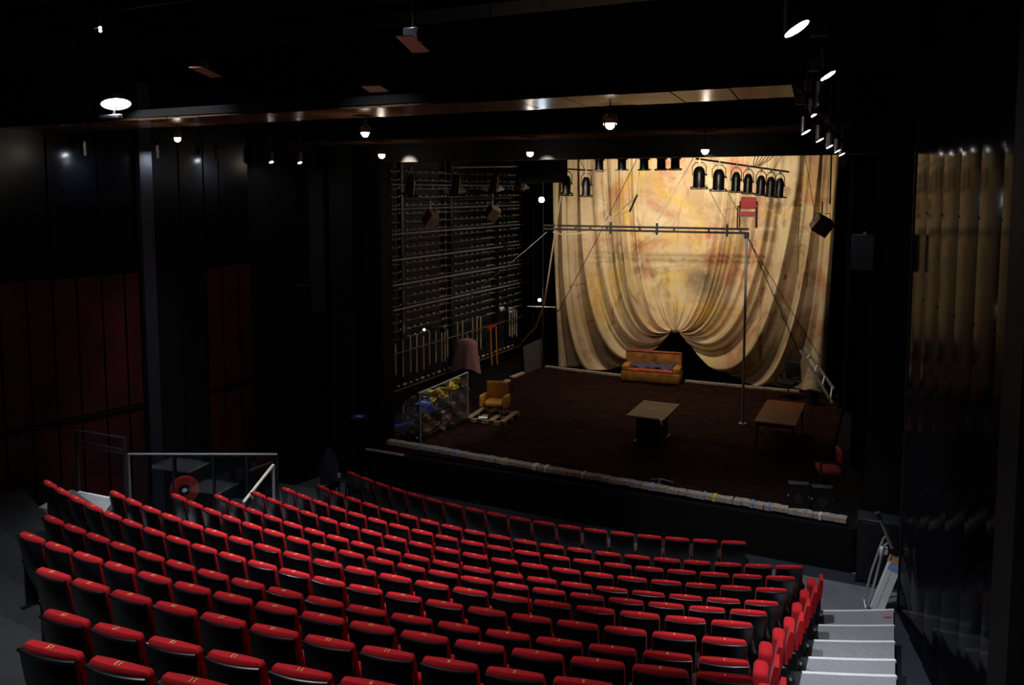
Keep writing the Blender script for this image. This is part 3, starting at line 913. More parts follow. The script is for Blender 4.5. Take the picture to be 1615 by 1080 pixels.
# --- tables
def table(name, label, x0, x1, y0, y1, top_m, leg_m, block=None):
    h = 0.78
    t = thing(name, label, 'table', ((x0 + x1) / 2, (y0 + y1) / 2, ZS))
    W, D = x1 - x0, y1 - y0
    tp = MB().rbox((0, 0, h - 0.02), (W, D, 0.04), 0.006, 1).build('tabletop', top_m, t)
    MB().box((0, -D / 2 - 0.003, h - 0.022), (W, 0.012, 0.034)).build('edge_band', 'edge_wood', tp)
    if block:
        MB().rbox((0.0, -0.1, 0.385), (0.62, D * 0.55, 0.74), 0.02, 1).build('pedestal', 'black_paint', t)
        MB().box((0, -0.1, 0.025), (0.74, D * 0.62, 0.05)).build('foot_plate', 'black_paint', t)
        for sx in (-1, 1):
            for sy in (-1, 1): MB().box((sx * (W / 2 - 0.05), sy * (D / 2 - 0.05), h + 0.003), (0.05, 0.05, 0.008)).build('corner_plate', 'steel', tp)
    else:
        MB().box((0, -D / 2 + 0.12, h - 0.09), (W - 0.16, 0.025, 0.10)).build('apron', leg_m, t)
        MB().box((0, D / 2 - 0.12, h - 0.09), (W - 0.16, 0.025, 0.10)).build('apron', leg_m, t)
        for sx in (-1, 1):
            for sy in (-1, 1):
                MB().tube([(sx * (W / 2 - 0.08), sy * (D / 2 - 0.12), h - 0.04), (sx * (W / 2 - 0.05), sy * (D / 2 - 0.08), 0.0)], 0.032, 8, 0.02).build('leg', leg_m, t)


table('table', 'grey-brown rectangular table on a dark block near the microphone stand', -6.08, -5.07, 19.5, 21.12, 'table_grey', 'black_paint', True)
table('table', 'reddish-brown wooden table near the pole and ladder', -3.0, -2.0, 20.36, 22.66, 'table_wood', 'dark_wood')


# --- red wooden armchairs (one on the beam, one by the stage front)
def red_chair(label, loc, rz, s=1.0):
    t = thing('wooden_armchair', label, 'chair', loc, rz, 'red wooden armchairs'); t.scale = (s, s, s)
    MB().rbox((0, 0, 0.43), (0.52, 0.50, 0.11), 0.03).build('seat', 'chair_red', t)
    MB().rbox((0, 0.25, 0.74), (0.46, 0.08, 0.36), 0.03, rot=Matrix.Rotation(math.radians(10), 4, 'X')).build('backrest', 'chair_red', t)
    for sx in (-1, 1):
        MB().tube([(sx * 0.265, -0.22, 0.0), (sx * 0.265, -0.22, 0.66)], 0.02, 8, 0.024).build('leg', 'chair_wood', t)
        MB().tube([(sx * 0.255, 0.30, 0.0), (sx * 0.25, 0.24, 0.42), (sx * 0.245, 0.28, 0.80)], 0.021, 8).build('leg', 'chair_wood', t)
        MB().tube([(sx * 0.275, -0.25, 0.655), (sx * 0.275, 0.0, 0.645), (sx * 0.255, 0.26, 0.62)], 0.024, 8).build('armrest', 'chair_wood', t)
        MB().bar((sx * 0.26, -0.22, 0.36), (sx * 0.255, 0.25, 0.36), 0.03, 0.05).build('seat_rail', 'chair_wood', t)
    MB().bar((-0.26, -0.22, 0.36), (0.26, -0.22, 0.36), 0.03, 0.05).build('seat_rail', 'chair_wood', t)
    MB().bar((-0.25, 0.26, 0.36), (0.25, 0.26, 0.36), 0.03, 0.05).build('seat_rail', 'chair_wood', t)
    return t


# --- hung double beam with its pole
BY, BZ = 22.64, 6.27
bm_ = thing('hung_beam', 'dark double pipe beam hung across the stage, carrying the red chair', 'beam', (-6.7, BY, BZ))
xl, xr = at(858, 357, y=BY).x, at(1178, 362, y=BY).x
for dz in (0.055, -0.055): MB(bm_.location).tube([(xl, BY, BZ + dz), (xr + 0.05, BY, BZ + dz)], 0.032, 10).build('pipe', 'dark_pipe', bm_)
for px in (908, 931, 957, 1009, 1063, 1118, 1168):
    x = at(px, 360, y=BY).x; MB(bm_.location).box((x, BY, BZ), (0.05, 0.05, 0.13)).build('spacer', 'dark_pipe', bm_)
for px in (963, 1036, 1147):
    x = at(px, 360, y=BY).x; MB(bm_.location).bar((x, BY, BZ - 0.16), (x, BY, BZ + 0.18), 0.05, 0.09, up=(0, 1, 0)).build('clamp', 'lamp_black', bm_)
po = thing('pole', 'tall grey steel pole standing on the earth under the beam', 'pole', (-3.66, 22.68, ZS))
MB().tube([(0, 0, 0.0), (0.0, -0.03, BZ - ZS - 0.10)], 0.036, 12).build('tube', 'steel', po)
MB().lathe([(0.11, 0.0), (0.11, 0.02), (0.045, 0.03), (0.045, 0.08)], 14).build('foot_plate', 'steel', po)
MB().rbox((0, -0.04, BZ - ZS - 0.12), (0.12, 0.14, 0.16), 0.01, 1).build('bracket', 'lamp_black', po)
cx_ = at(1177, 370, y=BY).x
red_chair('small red wooden armchair perched on the end of the hung beam', (cx_ + 0.02, BY, BZ + 0.088 - 0.16 + 0.16), math.radians(4), 0.92)
red_chair('red wooden armchair on the earth near the stage front behind the black monitors', (-1.12, 18.55, ZS), math.radians(-74), 0.95)

# --- ropes and lines rigging the beam


def line(name, pts, r, m, label, cat='rope', group='rigging lines of the beam', parent=None):
    return MB().tube(pts, r, 6).build(name, m, label=label, cat=cat, group=group)


def sagline(a, b, sag, n=14):
    a, b = Vector(a), Vector(b)
    return [a.lerp(b, i / n) - Vector((0, 0, sag * 4 * (i / n) * (1 - i / n))) for i in range(n + 1)]


bp_ = lambda px, py, y=BY: at(px, py, y=y)
line('rigging_line', [bp_(912, 248, 22.3), bp_(930, 281, 22.4), bp_(963, 347)], 0.012, 'rope_white', 'pale line from the left lamp bar down to the beam clamp')
line('rigging_line', [bp_(1092, 252, 22.0) + Vector((0.9, 0, 3.4)), bp_(1092, 252, 22.0), bp_(1037, 348)], 0.012, 'rope_white', 'pale line rising from the middle clamp of the beam')
line('rigging_line', [bp_(1113, 290, 22.3), bp_(1147, 353)], 0.014, 'rope_white', 'pale line from the big black spotlights to the right clamp')
line('rigging_line', [bp_(1145, 297, 22.4), bp_(1163, 332, 22.6)], 0.008, 'wire_dark', 'thin dark line rising beside the perched red chair')
line('rigging_line', [bp_(1005, 250, 24.5) + Vector((1.6, 0, 3.5)), bp_(1005, 250, 24.5), bp_(940, 380, 24.8), bp_(880, 492, 25.3)], 0.012, 'wire_dark', 'dark line slanting across the left of the cloth')
line('rigging_line', [bp_(1261, 246, 25.5) + Vector((0, 0, 3.4)), bp_(1258, 430, 25.5)], 0.009, 'wire_dark', 'thin dark vertical line right of the perched chair')
line('rigging_line', [bp_(1270, 246, 25.2) + Vector((-0.5, 0, 3.4)), bp_(1270, 246, 25.2), bp_(1286, 343, 25.2)], 0.010, 'wire_dark', 'dark line coming down to the hanging maroon loudspeaker')
line('rigging_line', [bp_(1178, 370), bp_(1258, 552, 25.6)], 0.014, 'wire_dark', 'long dark wire from the pole top to the ladder top')
line('rigging_line', [bp_(1180, 378), bp_(1293, 563, 26.6)], 0.010, 'wire_dark', 'thinner dark wire from the pole top passing over the ladder')
line('turnbuckle', [bp_(1182, 378), bp_(1188, 388, 22.8)], 0.022, 'chrome', 'short chrome turnbuckle below the pole top', 'turnbuckle')
line('rigging_line', [at(888, 292, y=22.4), at(878, 350, y=22.6), at(866, 430, y=22.9), at(858, 480, y=23.2), at(845, 516, y=23.8), at(823, 540, y=24.3)], 0.026, 'rope', 'thick tan rope hanging down to the leaning board')
line('rigging_line', sagline(bp_(862, 366), bp_(737, 468, 24.0), 0.05), 0.013, 'rope_white', 'pale line from the beam end down to the fly wall')
line('rigging_line', [bp_(872, 366), bp_(892, 371), bp_(930, 366), bp_(950, 355), bp_(1000, 313)], 0.024, 'rope', 'looped tan rope running up to the trapeze bar')
line('rigging_line', [bp_(942, 362), bp_(970, 344), bp_(992, 331)], 0.020, 'rope', 'second tan rope under the looped one at the trapeze bar')
line('trapeze_bar', [bp_(993, 334), bp_(1005, 307)], 0.028, 'dark_pipe', 'short dark trapeze bar hung by tan ropes', 'trapeze')
line('rigging_line', [bp_(1005, 307), bp_(1010, 250)], 0.010, 'rope', 'thin line holding up the trapeze bar')

# --- ladder leaning at the right
def ladder():
    a, b = at(1313, 637, z=ZS), Vector((0, 0, 0))
    top = at(1262, 552, y=26.6)
    a2, top2 = at(1315, 613, y=26.4), at(1268, 547, y=26.95)
    t = thing('ladder', 'metal ladder leaning at the right edge of the cloth', 'ladder', (a.x, a.y, ZS))
    MB(t.location).bar(a + Vector((0, 0, 0.02)), top, 0.05, 0.07).build('stile', 'steel', t)
    MB(t.location).bar(a2, top2, 0.05, 0.07).build('stile', 'plaster', t)
    for f in (0.07, 0.32, 0.57, 0.82):
        MB(t.location).tube([a.lerp(top, f), a2.lerp(top2, f - 0.02)], 0.025, 8).build('rung', 'white_card', t)
    MB(t.location).bar(a2, Vector((a2.x + 0.05, a2.y + 0.1, ZS + 0.0)), 0.04, 0.04).build('prop', 'dark_pipe', t)


ladder()
# --- black office armchair near the ladder
t = thing('office_chair', 'black leather office armchair in front of the right edge of the cloth', 'chair', (-2.85, 26.3, ZS), math.radians(-20))
MB().rbox((0, 0, 0.46), (0.56, 0.52, 0.12), 0.04).build('seat', 'black_leather', t)
MB().rbox((0.02, 0.26, 0.82), (0.52, 0.10, 0.62), 0.05, rot=Matrix.Rotation(math.radians(8), 4, 'X')).build('backrest', 'black_leather', t)
for s in (-1, 1): MB().tube([(s * 0.30, 0.24, 0.50), (s * 0.33, 0.10, 0.68), (s * 0.33, -0.2, 0.68), (s * 0.30, -0.22, 0.48)], 0.025, 8).build('armrest', 'black_leather', t)
MB().tube([(0, 0, 0.08), (0, 0, 0.42)], 0.03).build('column', 'steel', t)
for k in range(5): MB().bar((0, 0, 0.08), (0.3 * math.cos(k * 1.2566), 0.3 * math.sin(k * 1.2566), 0.025), 0.04, 0.04).build('leg', 'dark_pipe', t)
t = thing('bucket', 'dark bucket on the floor behind the ladder foot', 'bucket', (-2.06, 25.75, ZS))
MB().lathe([(0.15, 0.0), (0.20, 0.40), (0.215, 0.40), (0.215, 0.43), (0.19, 0.42), (0.14, 0.02)], 18, close=False).build('pail', 'speaker_blue', t)
MB().lathe([(0.0, 0.012), (0.14, 0.02)], 18, close=False).build('bottom', 'speaker_blue', t)
MB().tube([(0.21 * math.cos(a), 0.05, 0.42 + 0.02 * math.sin(a)) for a in [i * PI / 10 for i in range(11)]], 0.008, 6).build('handle', 'steel', t)

# --- microphone stand
p = at(1041, 768, z=ZS)
t = thing('microphone_stand', 'thin dark microphone stand on a tripod by the stage edge', 'stand', (p.x, p.y + 0.06, ZS))
MB().tube([(0, 0, 0.10), (0, 0, 1.42)], 0.012, 8).build('pole', 'dark_pipe', t)
for a in (0.5, 2.7, 4.6): MB().tube([(0, 0, 0.17), (0.30 * math.cos(a), 0.30 * math.sin(a), 0.075)], 0.012, 6).build('leg', 'steel', t)
MB().tube([(0, 0, 1.40), (-0.01, -0.02, 1.50)], 0.022, 8, 0.028).build('microphone', 'chrome', t)

# --- ochre leather armchair on its pallet
pl = thing('pallet', 'rough wooden pallet under the ochre armchair', 'pallet', (-10.25, 20.15, ZS), math.radians(4))
for i, x in enumerate((-0.52, -0.18, 0.18, 0.52)): MB().box((x, 0, 0.12), (0.16, 1.15, 0.03)).build('plank', 'pallet_wood', pl)
for y in (-0.5, 0.0, 0.5): MB().box((0, y, 0.055), (1.2, 0.10, 0.10)).build('bearer', 'pallet_wood', pl)
t = thing('armchair', 'ochre leather armchair standing on a pallet beside the wrapped rack', 'armchair', (-10.25, 20.3, ZS + 0.135), math.radians(14)); t.scale = (0.95, 0.95, 0.95)
MB().rbox((0, -0.03, 0.34), (0.56, 0.58, 0.15), 0.06, 3).build('seat_cushion', 'ochre_leather', t)
MB().rbox((0, 0.30, 0.62), (0.66, 0.15, 0.62), 0.05, 3, rot=Matrix.Rotation(math.radians(9), 4, 'X')).build('backrest', 'ochre_leather', t)
for s in (-1, 1): MB().rbox((s * 0.36, -0.05, 0.40), (0.13, 0.64, 0.38), 0.045, 3, rot=Matrix.Rotation(math.radians(-6), 4, 'X')).build('armrest', 'ochre_leather', t)
for s in (-1, 1):
    for y in (-0.25, 0.25): MB().tube([(s * 0.26, y, 0.0), (s * 0.26, y, 0.27)], 0.018, 8).build('leg', 'dark_wood', t)
MB().box((-10.35, 19.72, ZS + 0.140), (0.26, 0.18, 0.008), rz=0.3).build('paper_sheet', 'paper', label='white sheet of paper on the pallet', cat='paper')

# --- clothes rack wrapped in clear plastic
P0, P1, P2 = Vector((-11.62, 17.6, ZS)), Vector((-11.0, 17.45, ZS)), Vector((-10.78, 19.6, ZS))
rk = thing('wrapped_rack', 'metal rack wrapped in crumpled clear plastic film', 'rack', P1)
P3 = P0 + (P2 - P1)
hts = 1.32
for q, h in ((P0, 0.85), (P1, 1.30), (P2, 1.42), (P3, 0.95)):
    MB(P1).tube([q, q + Vector((0, 0, h))], 0.022, 8).build('post', 'steel', rk)
for z in (0.12, 0.62):
    MB(P1).add([P0 + Vector((0, 0, z)), P1 + Vector((0, 0, z)), P2 + Vector((0, 0, z)), P3 + Vector((0, 0, z)), P0 + Vector((0, 0, z + .03)), P1 + Vector((0, 0, z + .03)), P2 + Vector((0, 0, z + .03)), P3 + Vector((0, 0, z + .03))],
               [(3, 2, 1, 0), (4, 5, 6, 7), (0, 1, 5, 4), (1, 2, 6, 5), (2, 3, 7, 6), (3, 0, 4, 7)]).build('shelf', 'black_paint', rk)
MB(P1).tube([P1 + Vector((0, 0, 1.30)), P2 + Vector((0, 0, 1.42))], 0.02, 8).build('top_rail', 'steel', rk)
r5 = random.Random(8)
def film(a, b, h0, h1, o):
    n = Vector((0, 0, 1)).cross(b - a).normalized()
    return lambda u, v: a.lerp(b, u) - n * (o + 0.05 * math.sin(u * 19 + v * 7) * math.sin(v * 11 + u * 5) + r5.uniform(-.018, .018)) + Vector((0, 0, lerp(0.05, lerp(h0, h1, u), v)))
MB(P1).grid(film(P1, P2, 1.32, 1.44, 0.06), 40, 26, smooth=False).build('film_sheet', 'plastic_film', rk)
MB(P1).grid(film(P0, P1, 0.95, 1.32, 0.06), 16, 20, smooth=False).build('film_sheet', 'plastic_film', rk)
for c, s, m, lb in ((P1.lerp(P2, .25) + Vector((-.3, .05, .25)), (.42, .4, .24), 'cardboard', 'brown cardboard box low in the wrapped rack'),
                    (P1.lerp(P2, .62) + Vector((-.3, 0, .26)), (.40, .5, .26), 'cardboard', 'second cardboard box further back in the wrapped rack'),
                    (P1.lerp(P2, .3) + Vector((-.3, 0, .75)), (.45, .5, .22), 'blue_plastic', 'blue crate on the upper shelf of the wrapped rack')):
    b = thing('storage_box', lb, 'box', c - Vector((0, 0, s[2] / 2)))
    MB().rbox((0, 0, s[2] / 2 - 0.0), (s[0], s[1], s[2]), 0.01, 1).build('body', m, b)
    MB().box((0, 0, s[2] + 0.004), (s[0] * 0.98, 0.05, 0.006)).build('lid_strip', 'white_tape', b)
r6 = random.Random(2)
yc = MB(); yq = P1.lerp(P2, 0.55) + Vector((-0.02, 0, 0))
def yfn(u, v):
    p = P1.lerp(P2, lerp(0.28, 0.88, u)); zz = lerp(0.86, 1.14, v) + 0.12 * u + 0.05 * math.sin(u * 9) + 0.02 * math.sin(v * 8)
    return p + Vector((-0.10 + 0.05 * math.sin(u * 15 + v * 6) + 0.02 * math.sin(v * 19), 0, zz - 0.0 + r6.uniform(-.01, .01)))
yc.grid(yfn, 22, 9)
o = yc.build('yellow_cloth', 'yellow_cloth', label='crumpled yellow cloth hung inside the plastic-wrapped rack', cat='cloth'); md = o.modifiers.new('t', 'SOLIDIFY'); md.thickness = 0.02
MB().rbox(P0 + Vector((0.25, 0.9, 1.02)), (0.5, 0.5, 0.10), 0.03, 2).build('folded_sheet', 'grey_board', label='folded dark sheet on top of the wrapped rack', cat='cloth')
MB().rbox(P0 + Vector((0.28, 0.85, 1.085)), (0.22, 0.16, 0.035), 0.012, 2).build('yellow_rag', 'yellow_tape', label='small bright yellow rag on the folded dark sheet', cat='rag')
MB().bar((-12.3, 17.7, ZS + 0.10), (-11.85, 18.7, ZS + 0.14), 0.06, 0.05).build('blue_batten', 'blue_plastic', label='blue batten lying on the wing floor beside the wrapped rack', cat='batten')

# --- coat stand with the pink towel
b_ = Vector((-13.0, 23.6, ZS))
t = thing('towel_stand', 'dusty pink cloth draped over a stand beside the fly wall', 'cloth', b_)
def tw_(u, v):
    a = 2 * PI * u
    r = lerp(0.29, 0.47, v ** 0.8) * (1 + 0.09 * math.sin(a * 5 + 2 * v) * v + 0.05 * math.sin(a * 9) * v)
    if v < 0.08: r *= 0.86 + 1.75 * v
    sq = (abs(math.cos(a)) ** 3.2 + abs(math.sin(a)) ** 3.2) ** (-1 / 3.2)
    z = 1.52 - 1.04 * v - 0.12 * v * math.sin(a * 2 + 1)
    return (r * sq * 1.02 * math.cos(a), r * sq * 0.75 * math.sin(a), z)
MB().grid(tw_, 48, 16).lathe([(0.0, 1.55), (0.15, 1.545), (0.27, 1.50)], 24, X=Matrix.Scale(0.82, 4, (0, 1, 0)), close=False).build('towel', 'pink_towel', t)
MB().tube([(0, 0, 0), (0, 0, 1.50)], 0.025, 8).build('pole', 'dark_pipe', t)
for a in (0.3, 2.4, 4.5): MB().tube([(0, 0, 0.12), (0.3 * math.cos(a), 0.3 * math.sin(a), 0.01)], 0.015, 6).build('leg', 'dark_pipe', t)

# --- grey board leaning by the edging, coloured poles on the fly wall
pa, pb = at(828, 590, z=ZS), at(857, 579, z=ZS)
mb = MB(); h = at(822, 548, y=pa.y).z
mb.add([pa, pb, pb + Vector((-.12, .1, h - ZS + 0.1)), pa + Vector((-.12, .1, h - ZS)), pa + Vector((-.03, 0.02, 0)), pb + Vector((-.03, 0.02, 0)), pb + Vector((-.15, .12, h - ZS + .1)), pa + Vector((-.15, .12, h - ZS))],
       [(0, 1, 2, 3), (7, 6, 5, 4), (0, 4, 5, 1), (1, 5, 6, 2), (2, 6, 7, 3), (3, 7, 4, 0)])
mb.build('leaning_board', 'grey_board', label='dark grey board leaning beside the painted cloth', cat='board')
for px, y0, y1, m, lb in ((763.5, 516, 576, 'orange', 'brown-orange pole with red head leaning on the fly wall'), (772, 514, 574, 'orange', 'plain orange pole leaning on the fly wall'), (726, 527, 548, 'orange', 'short orange pole on the fly wall behind the pink cloth')):
    t0 = ft(px)
    v = at(px, y0, d=1.0) - Vector((0, 0, HC)); sd = (FA + FD * t0).x / v.x
    za, zb = HC + (at(px, y0, d=sd).z - HC), at(px, y1, d=sd).z
    o = thing('pole', lb, 'pole', fw(t0, zb, 0.32))
    MB(o.location).tube([fw(t0, zb, 0.32), fw(t0, za, 0.27)], 0.028, 8).build('shaft', m, o)
    if px == 763.5: MB(o.location).bar(fw(t0 - 0.25, za, 0.27), fw(t0 + 0.4, za + 0.05, 0.27), 0.06, 0.08).build('head', 'red_plastic', o)

# --- monitors / music desks at the right of the stage edge
for px, lb in ((1256, 'black stage monitor on the edging boards, left one of the pair'), (1295, 'black stage monitor on the edging boards, right one below the red armchair')):
    p = at(px, 806, z=ZS + 0.1)
    t = thing('stage_monitor', lb, 'loudspeaker', (p.x, 16.85, ZS + 0.06), math.radians(12))
    MB().add([(-.19, -.14, 0), (.19, -.14, 0), (.19, .22, 0), (-.19, .22, 0), (-.19, -.06, .50), (.19, -.06, .50), (.19, .08, .50), (-.19, .08, .50)],
             [(3, 2, 1, 0), (4, 5, 6, 7), (0, 1, 5, 4), (1, 2, 6, 5), (2, 3, 7, 6), (3, 0, 4, 7)]).build('cabinet', 'lamp_black', t)
    MB().rbox((0, 0.01, 0.51), (0.40, 0.17, 0.03), 0.008, 1).build('top_lid', 'speaker_blue', t)
    MB().lathe([(0.10, 0), (0.10, 0.012), (0.0, 0.02)], 16, X=Matrix.Translation((0, -0.105, 0.22)) @ Matrix.Rotation(math.radians(80), 4, 'X')).build('grille', 'dark_pipe', t)
    for s in (-1, 1): MB().box((s * 0.20, -0.02, 0.25), (0.02, 0.02, 0.03)).build('knob', 'chrome', t)

# ================================================================== LAMPS
def rot_to(d):
    return Vector((0, 0, -1)).rotation_difference(Vector(d).normalized()).to_matrix().to_4x4()


def par_meshes(big):
    r = 0.155 if big else 0.115; L = 0.46 if big else 0.40
    body = MB().lathe([(0.0, 0.10), (r * 0.45, 0.09), (r * 0.8, 0.03), (r * 0.95, -0.04), (r, -0.08), (r, -L + 0.06), (r * 1.05, -L + 0.05), (r * 1.05, -L), (r * 0.96, -L), (r * 0.94, -L + 0.04)], 18, close=False)
    fr = MB()
    s = r * 1.28
    for a, b in (((-s, -s), (s, -s)), ((s, -s), (s, s)), ((s, s), (-s, s)), ((-s, s), (-s, -s))): fr.bar((*a, -L - 0.012), (*b, -L - 0.012), 0.05, 0.022)
    yk = MB().tube([(-r * 1.12, 0, -0.14), (-r * 1.14, 0, 0.10), (-r * 0.6, 0, 0.20), (r * 0.6, 0, 0.20), (r * 1.14, 0, 0.10), (r * 1.12, 0, -0.14)], 0.012, 6)
    kb = MB().tube([(r * 1.0, 0, -0.12), (r * 1.35, 0, -0.12)], 0.025, 8)
    cl = MB().box((0, 0, 0.25), (0.05, 0.06, 0.12))
    ln = MB().lathe([(0.0, -L + 0.07), (r * 0.95, -L + 0.06)], 18, close=False)
    return [('body', body.mesh('body', 'lamp_black')), ('gel_frame', fr.mesh('gel_frame', 'lamp_black')), ('yoke', yk.mesh('yoke', 'dark_pipe')), ('knob', kb.mesh('knob', 'lamp_black')), ('clamp', cl.mesh('clamp', 'steel')), ('lens', ln.mesh('lens', 'seat_shell'))]


PAR_S, PAR_B = par_meshes(False), par_meshes(True)


def par(label, loc, rz, tilt, big=False, group='black stage spotlights', s=1.0):
    t = thing('stage_spotlight', label, 'spotlight', loc, 0, group)
    t.rotation_euler = (0, 0, rz); t.scale = (s, s, s)
    for n, me in (PAR_B if big else PAR_S):
        o = inst(n, me, t)
        if n in ('body', 'gel_frame', 'knob', 'lens'): o.rotation_euler = (tilt, 0, 0)
    return t


def lampbar(name, a, b, label, m='dark_pipe', hang=()):
    t = thing(name, label, 'pipe', (Vector(a) + Vector(b)) / 2, 0, 'lighting bars over the stage')
    MB(t.location).tube([a, b], 0.026, 10).build('pipe', m, t)
    for f in hang:
        p = Vector(a).lerp(Vector(b), f); MB(t.location).tube([p, p + Vector((0, 0, 11.86 - p.z))], 0.006, 5).build('cable', 'wire_dark', t)
    return t


# right bar with seven spotlights
a, b = at(1098, 250, y=21.6), at(1244, 271, y=24.6)
lampbar('lighting_bar', a, b, 'dark slanting bar carrying the seven spotlights before the cloth', 'dark_pipe', (0.15, 0.75))
for i, (px, py, big, y) in enumerate(((1103, 262, True, 21.7), (1134, 265, True, 22.3), (1163, 267, False, 23.0), (1182, 269, False, 23.4), (1202, 270, False, 23.8), (1217, 271, False, 24.1), (1231, 272, False, 24.4))):
    p = at(px, py, y=y)
    nm = ['biggest black spotlight, first from the left on the slanting bar', 'big black spotlight, second from the left on the slanting bar', 'black spotlight, third from the left on the slanting bar', 'black spotlight, fourth from the left on the slanting bar',
          'black spotlight, fifth from the left on the slanting bar', 'black spotlight, sixth from the left on the slanting bar', 'black spotlight at the right end of the slanting bar'][i]
    f = (p.x - a.x) / (b.x - a.x); sc_ = 1.02 if big else 1.08; p = a.lerp(b, f) - Vector((0, 0, 0.29 * sc_))
    par(nm, p, 0.25 + 0.05 * i, math.radians(8), big, s=1.02 if big else 1.08)
mb = MB()
for i in range(6):
    q = at(1190 + i * 7, 258, y=23.6); e = at(1188 + i * 2, 262, y=23.6)
    mb.tube([e, (e + q) / 2 + Vector((0, 0, 0.12)), q + Vector((0.05, 0, 0.35)), q + Vector((0.1, 0, 0.9))], 0.012, 6)
mb.build('cable_bundle', 'lamp_black', label='bundle of black cables looping above the slanting lighting bar', cat='cables')
# five spotlights half hidden by the header
zb = at(1000, 243.5, y=20.7).z + 0.28; a, b = Vector((at(925, 236, y=20.7).x, 20.7, zb)), Vector((at(1085, 236, y=20.7).x, 20.7, zb))
lampbar('lighting_bar', a, b, 'dark bar just behind the header carrying five spotlights', 'dark_pipe', (0.1, 0.9))
for i, px in enumerate((945, 981, 1016, 1043, 1065)):
    p = Vector((at(px, 243.5, y=20.7).x, 20.7, zb - 0.285))
    par('black spotlight peeking below the header, %s from the left' % ORD[i + 1], p, 0.15, math.radians(4 + i), False, s=0.98)
# left bar of two
a, b = at(888, 266, y=22.1), at(952, 270, y=22.1)
lampbar('lighting_bar', a, b, 'short dark bar at the left edge of the cloth with two spotlights', 'rust_pipe', (0.1, 0.6))
par('black spotlight at the left end of the short bar', a.lerp(b, 0.1) - Vector((0, 0, 0.30)), 0.5, math.radians(14), False, s=1.1)
par('black spotlight second on the short bar', a.lerp(b, 0.58) - Vector((0, 0, 0.30)), 0.35, math.radians(6), False, s=1.1)
# spotlights in front of the fly wall
a, b = at(712, 264, y=20.6), at(836, 262, y=24.6)
lampbar('lighting_bar', a, b, 'upper grey bar before the fly wall with three lit spotlights', 'rail_pipe', (0.4, 0.95))
for i, (px, f) in enumerate(((648, None), (720, 0.06), (772, 0.52), (816, 0.86))):
    p = at(648, 282, y=19.4) if f is None else a.lerp(b, f) - Vector((0, 0, 0.33))
    t = par(['dark spotlight at the far left before the fly wall', 'spotlight left of the three on the upper grey bar', 'spotlight in the middle of the upper grey bar', 'spotlight at the right of the upper grey bar'][i], p, 0.9, math.radians(18), False, s=1.15)
    if f is None: MB().tube([(0, 0, 0.25), (0, 0, (11.86 - p.z) / 1.15)], 0.012, 6).build('cable', 'wire_dark', t)
    else:
        for s in (-1, 1):
            q = Vector((s * 0.15, -0.14, -0.40)); X_ = Matrix.Rotation(-0.9, 4, 'Z')
            MB().add([q, q + Vector((s * 0.20, 0.02, 0.06)), q + Vector((s * 0.06, 0.0, 0.20)), q + Vector((0, 0.015, 0)), q + Vector((s * 0.20, 0.035, 0.06)), q + Vector((s * 0.06, 0.015, 0.20))],
                     [(0, 1, 2), (5, 4, 3), (0, 3, 4, 1), (1, 4, 5, 2), (2, 5, 3, 0)], X=X_).build('barn_door', 'white_card', t, label='pale flap')
a, b = at(637, 317, y=20.2), at(808, 312, y=24.4)
lampbar('lighting_bar', a, b, 'rusty bar before the fly wall holding two angled boxes', 'rust_pipe', (0.22, 0.93))


def hung_speaker(label, c, s, m_face, m_side, rz, tilt, roll=0.0):
    t = thing('hanging_loudspeaker', label, 'loudspeaker', c, 0, 'hanging loudspeakers')
    R = Matrix.Rotation(rz, 4, 'Z') @ Matrix.Rotation(tilt, 4, 'X') @ Matrix.Rotation(roll, 4, 'Y')
    x, y, z = s[0] / 2, s[1] / 2, s[2] / 2
    MB().rbox((0, 0, 0), s, 0.012, 1, rot=R) if False else None
    mb = MB(); mb.T = R; mb.rbox((0, 0, 0), s, 0.012, 1); mb.build('cabinet', m_side, t)
    mb = MB(); mb.T = R; mb.rbox((0, -y - 0.004, 0), (s[0] * 0.97, 0.02, s[2] * 0.97), 0.006, 1); mb.build('front', m_face, t)
    mb = MB(); mb.tube([(-x, 0, 0), (-x * 0.9, 0, z + 0.10), (x * 0.9, 0, z + 0.10), (x, 0, 0)], 0.014, 6); mb.tube([(0, 0, z + 0.10), (0, 0, z + 0.42)], 0.02, 6); mb.build('yoke', 'steel', t)
    return t


hung_speaker('hanging box with dark red face on the rusty bar', at(679, 346, y=21.2), (0.50, 0.30, 0.42), 'red_box', 'beige_box', math.radians(-32), math.radians(-25), math.radians(28))
hung_speaker('hanging box with pale beige side, right one on the rusty bar', at(777, 336, y=23.6), (0.40, 0.34, 0.42), 'lamp_black', 'beige_box', math.radians(-40), math.radians(-25), math.radians(25))
hung_speaker('maroon loudspeaker hanging at the right edge of the cloth', at(1296, 355, y=23.4), (0.46, 0.40, 0.44), 'maroon_box', 'lamp_black', math.radians(14), math.radians(20), math.radians(32))
MB().tube([at(1309, 322, y=23.4), at(1309, 322, y=23.4) + Vector((0, 0, 5.0))], 0.02, 8).build('hanging_pipe', 'dark_pipe', label='dark pipe the maroon loudspeaker hangs from', cat='pipe')
p = at(1361, 398, y=16.75)
t = thing('wall_loudspeaker', 'dark blue loudspeaker mounted on the right proscenium', 'loudspeaker', p)
MB().rbox((0, 0, 0), (0.42, 0.28, 0.70), 0.015, 1).build('cabinet', 'speaker_blue', t); MB().rbox((0, -0.145, -0.02), (0.38, 0.02, 0.62), 0.006, 1).build('grille', 'dark_matte', t)
MB().box((0.02, 0.0, 0.37), (0.05, 0.05, 0.05)).build('bracket', 'steel', t)
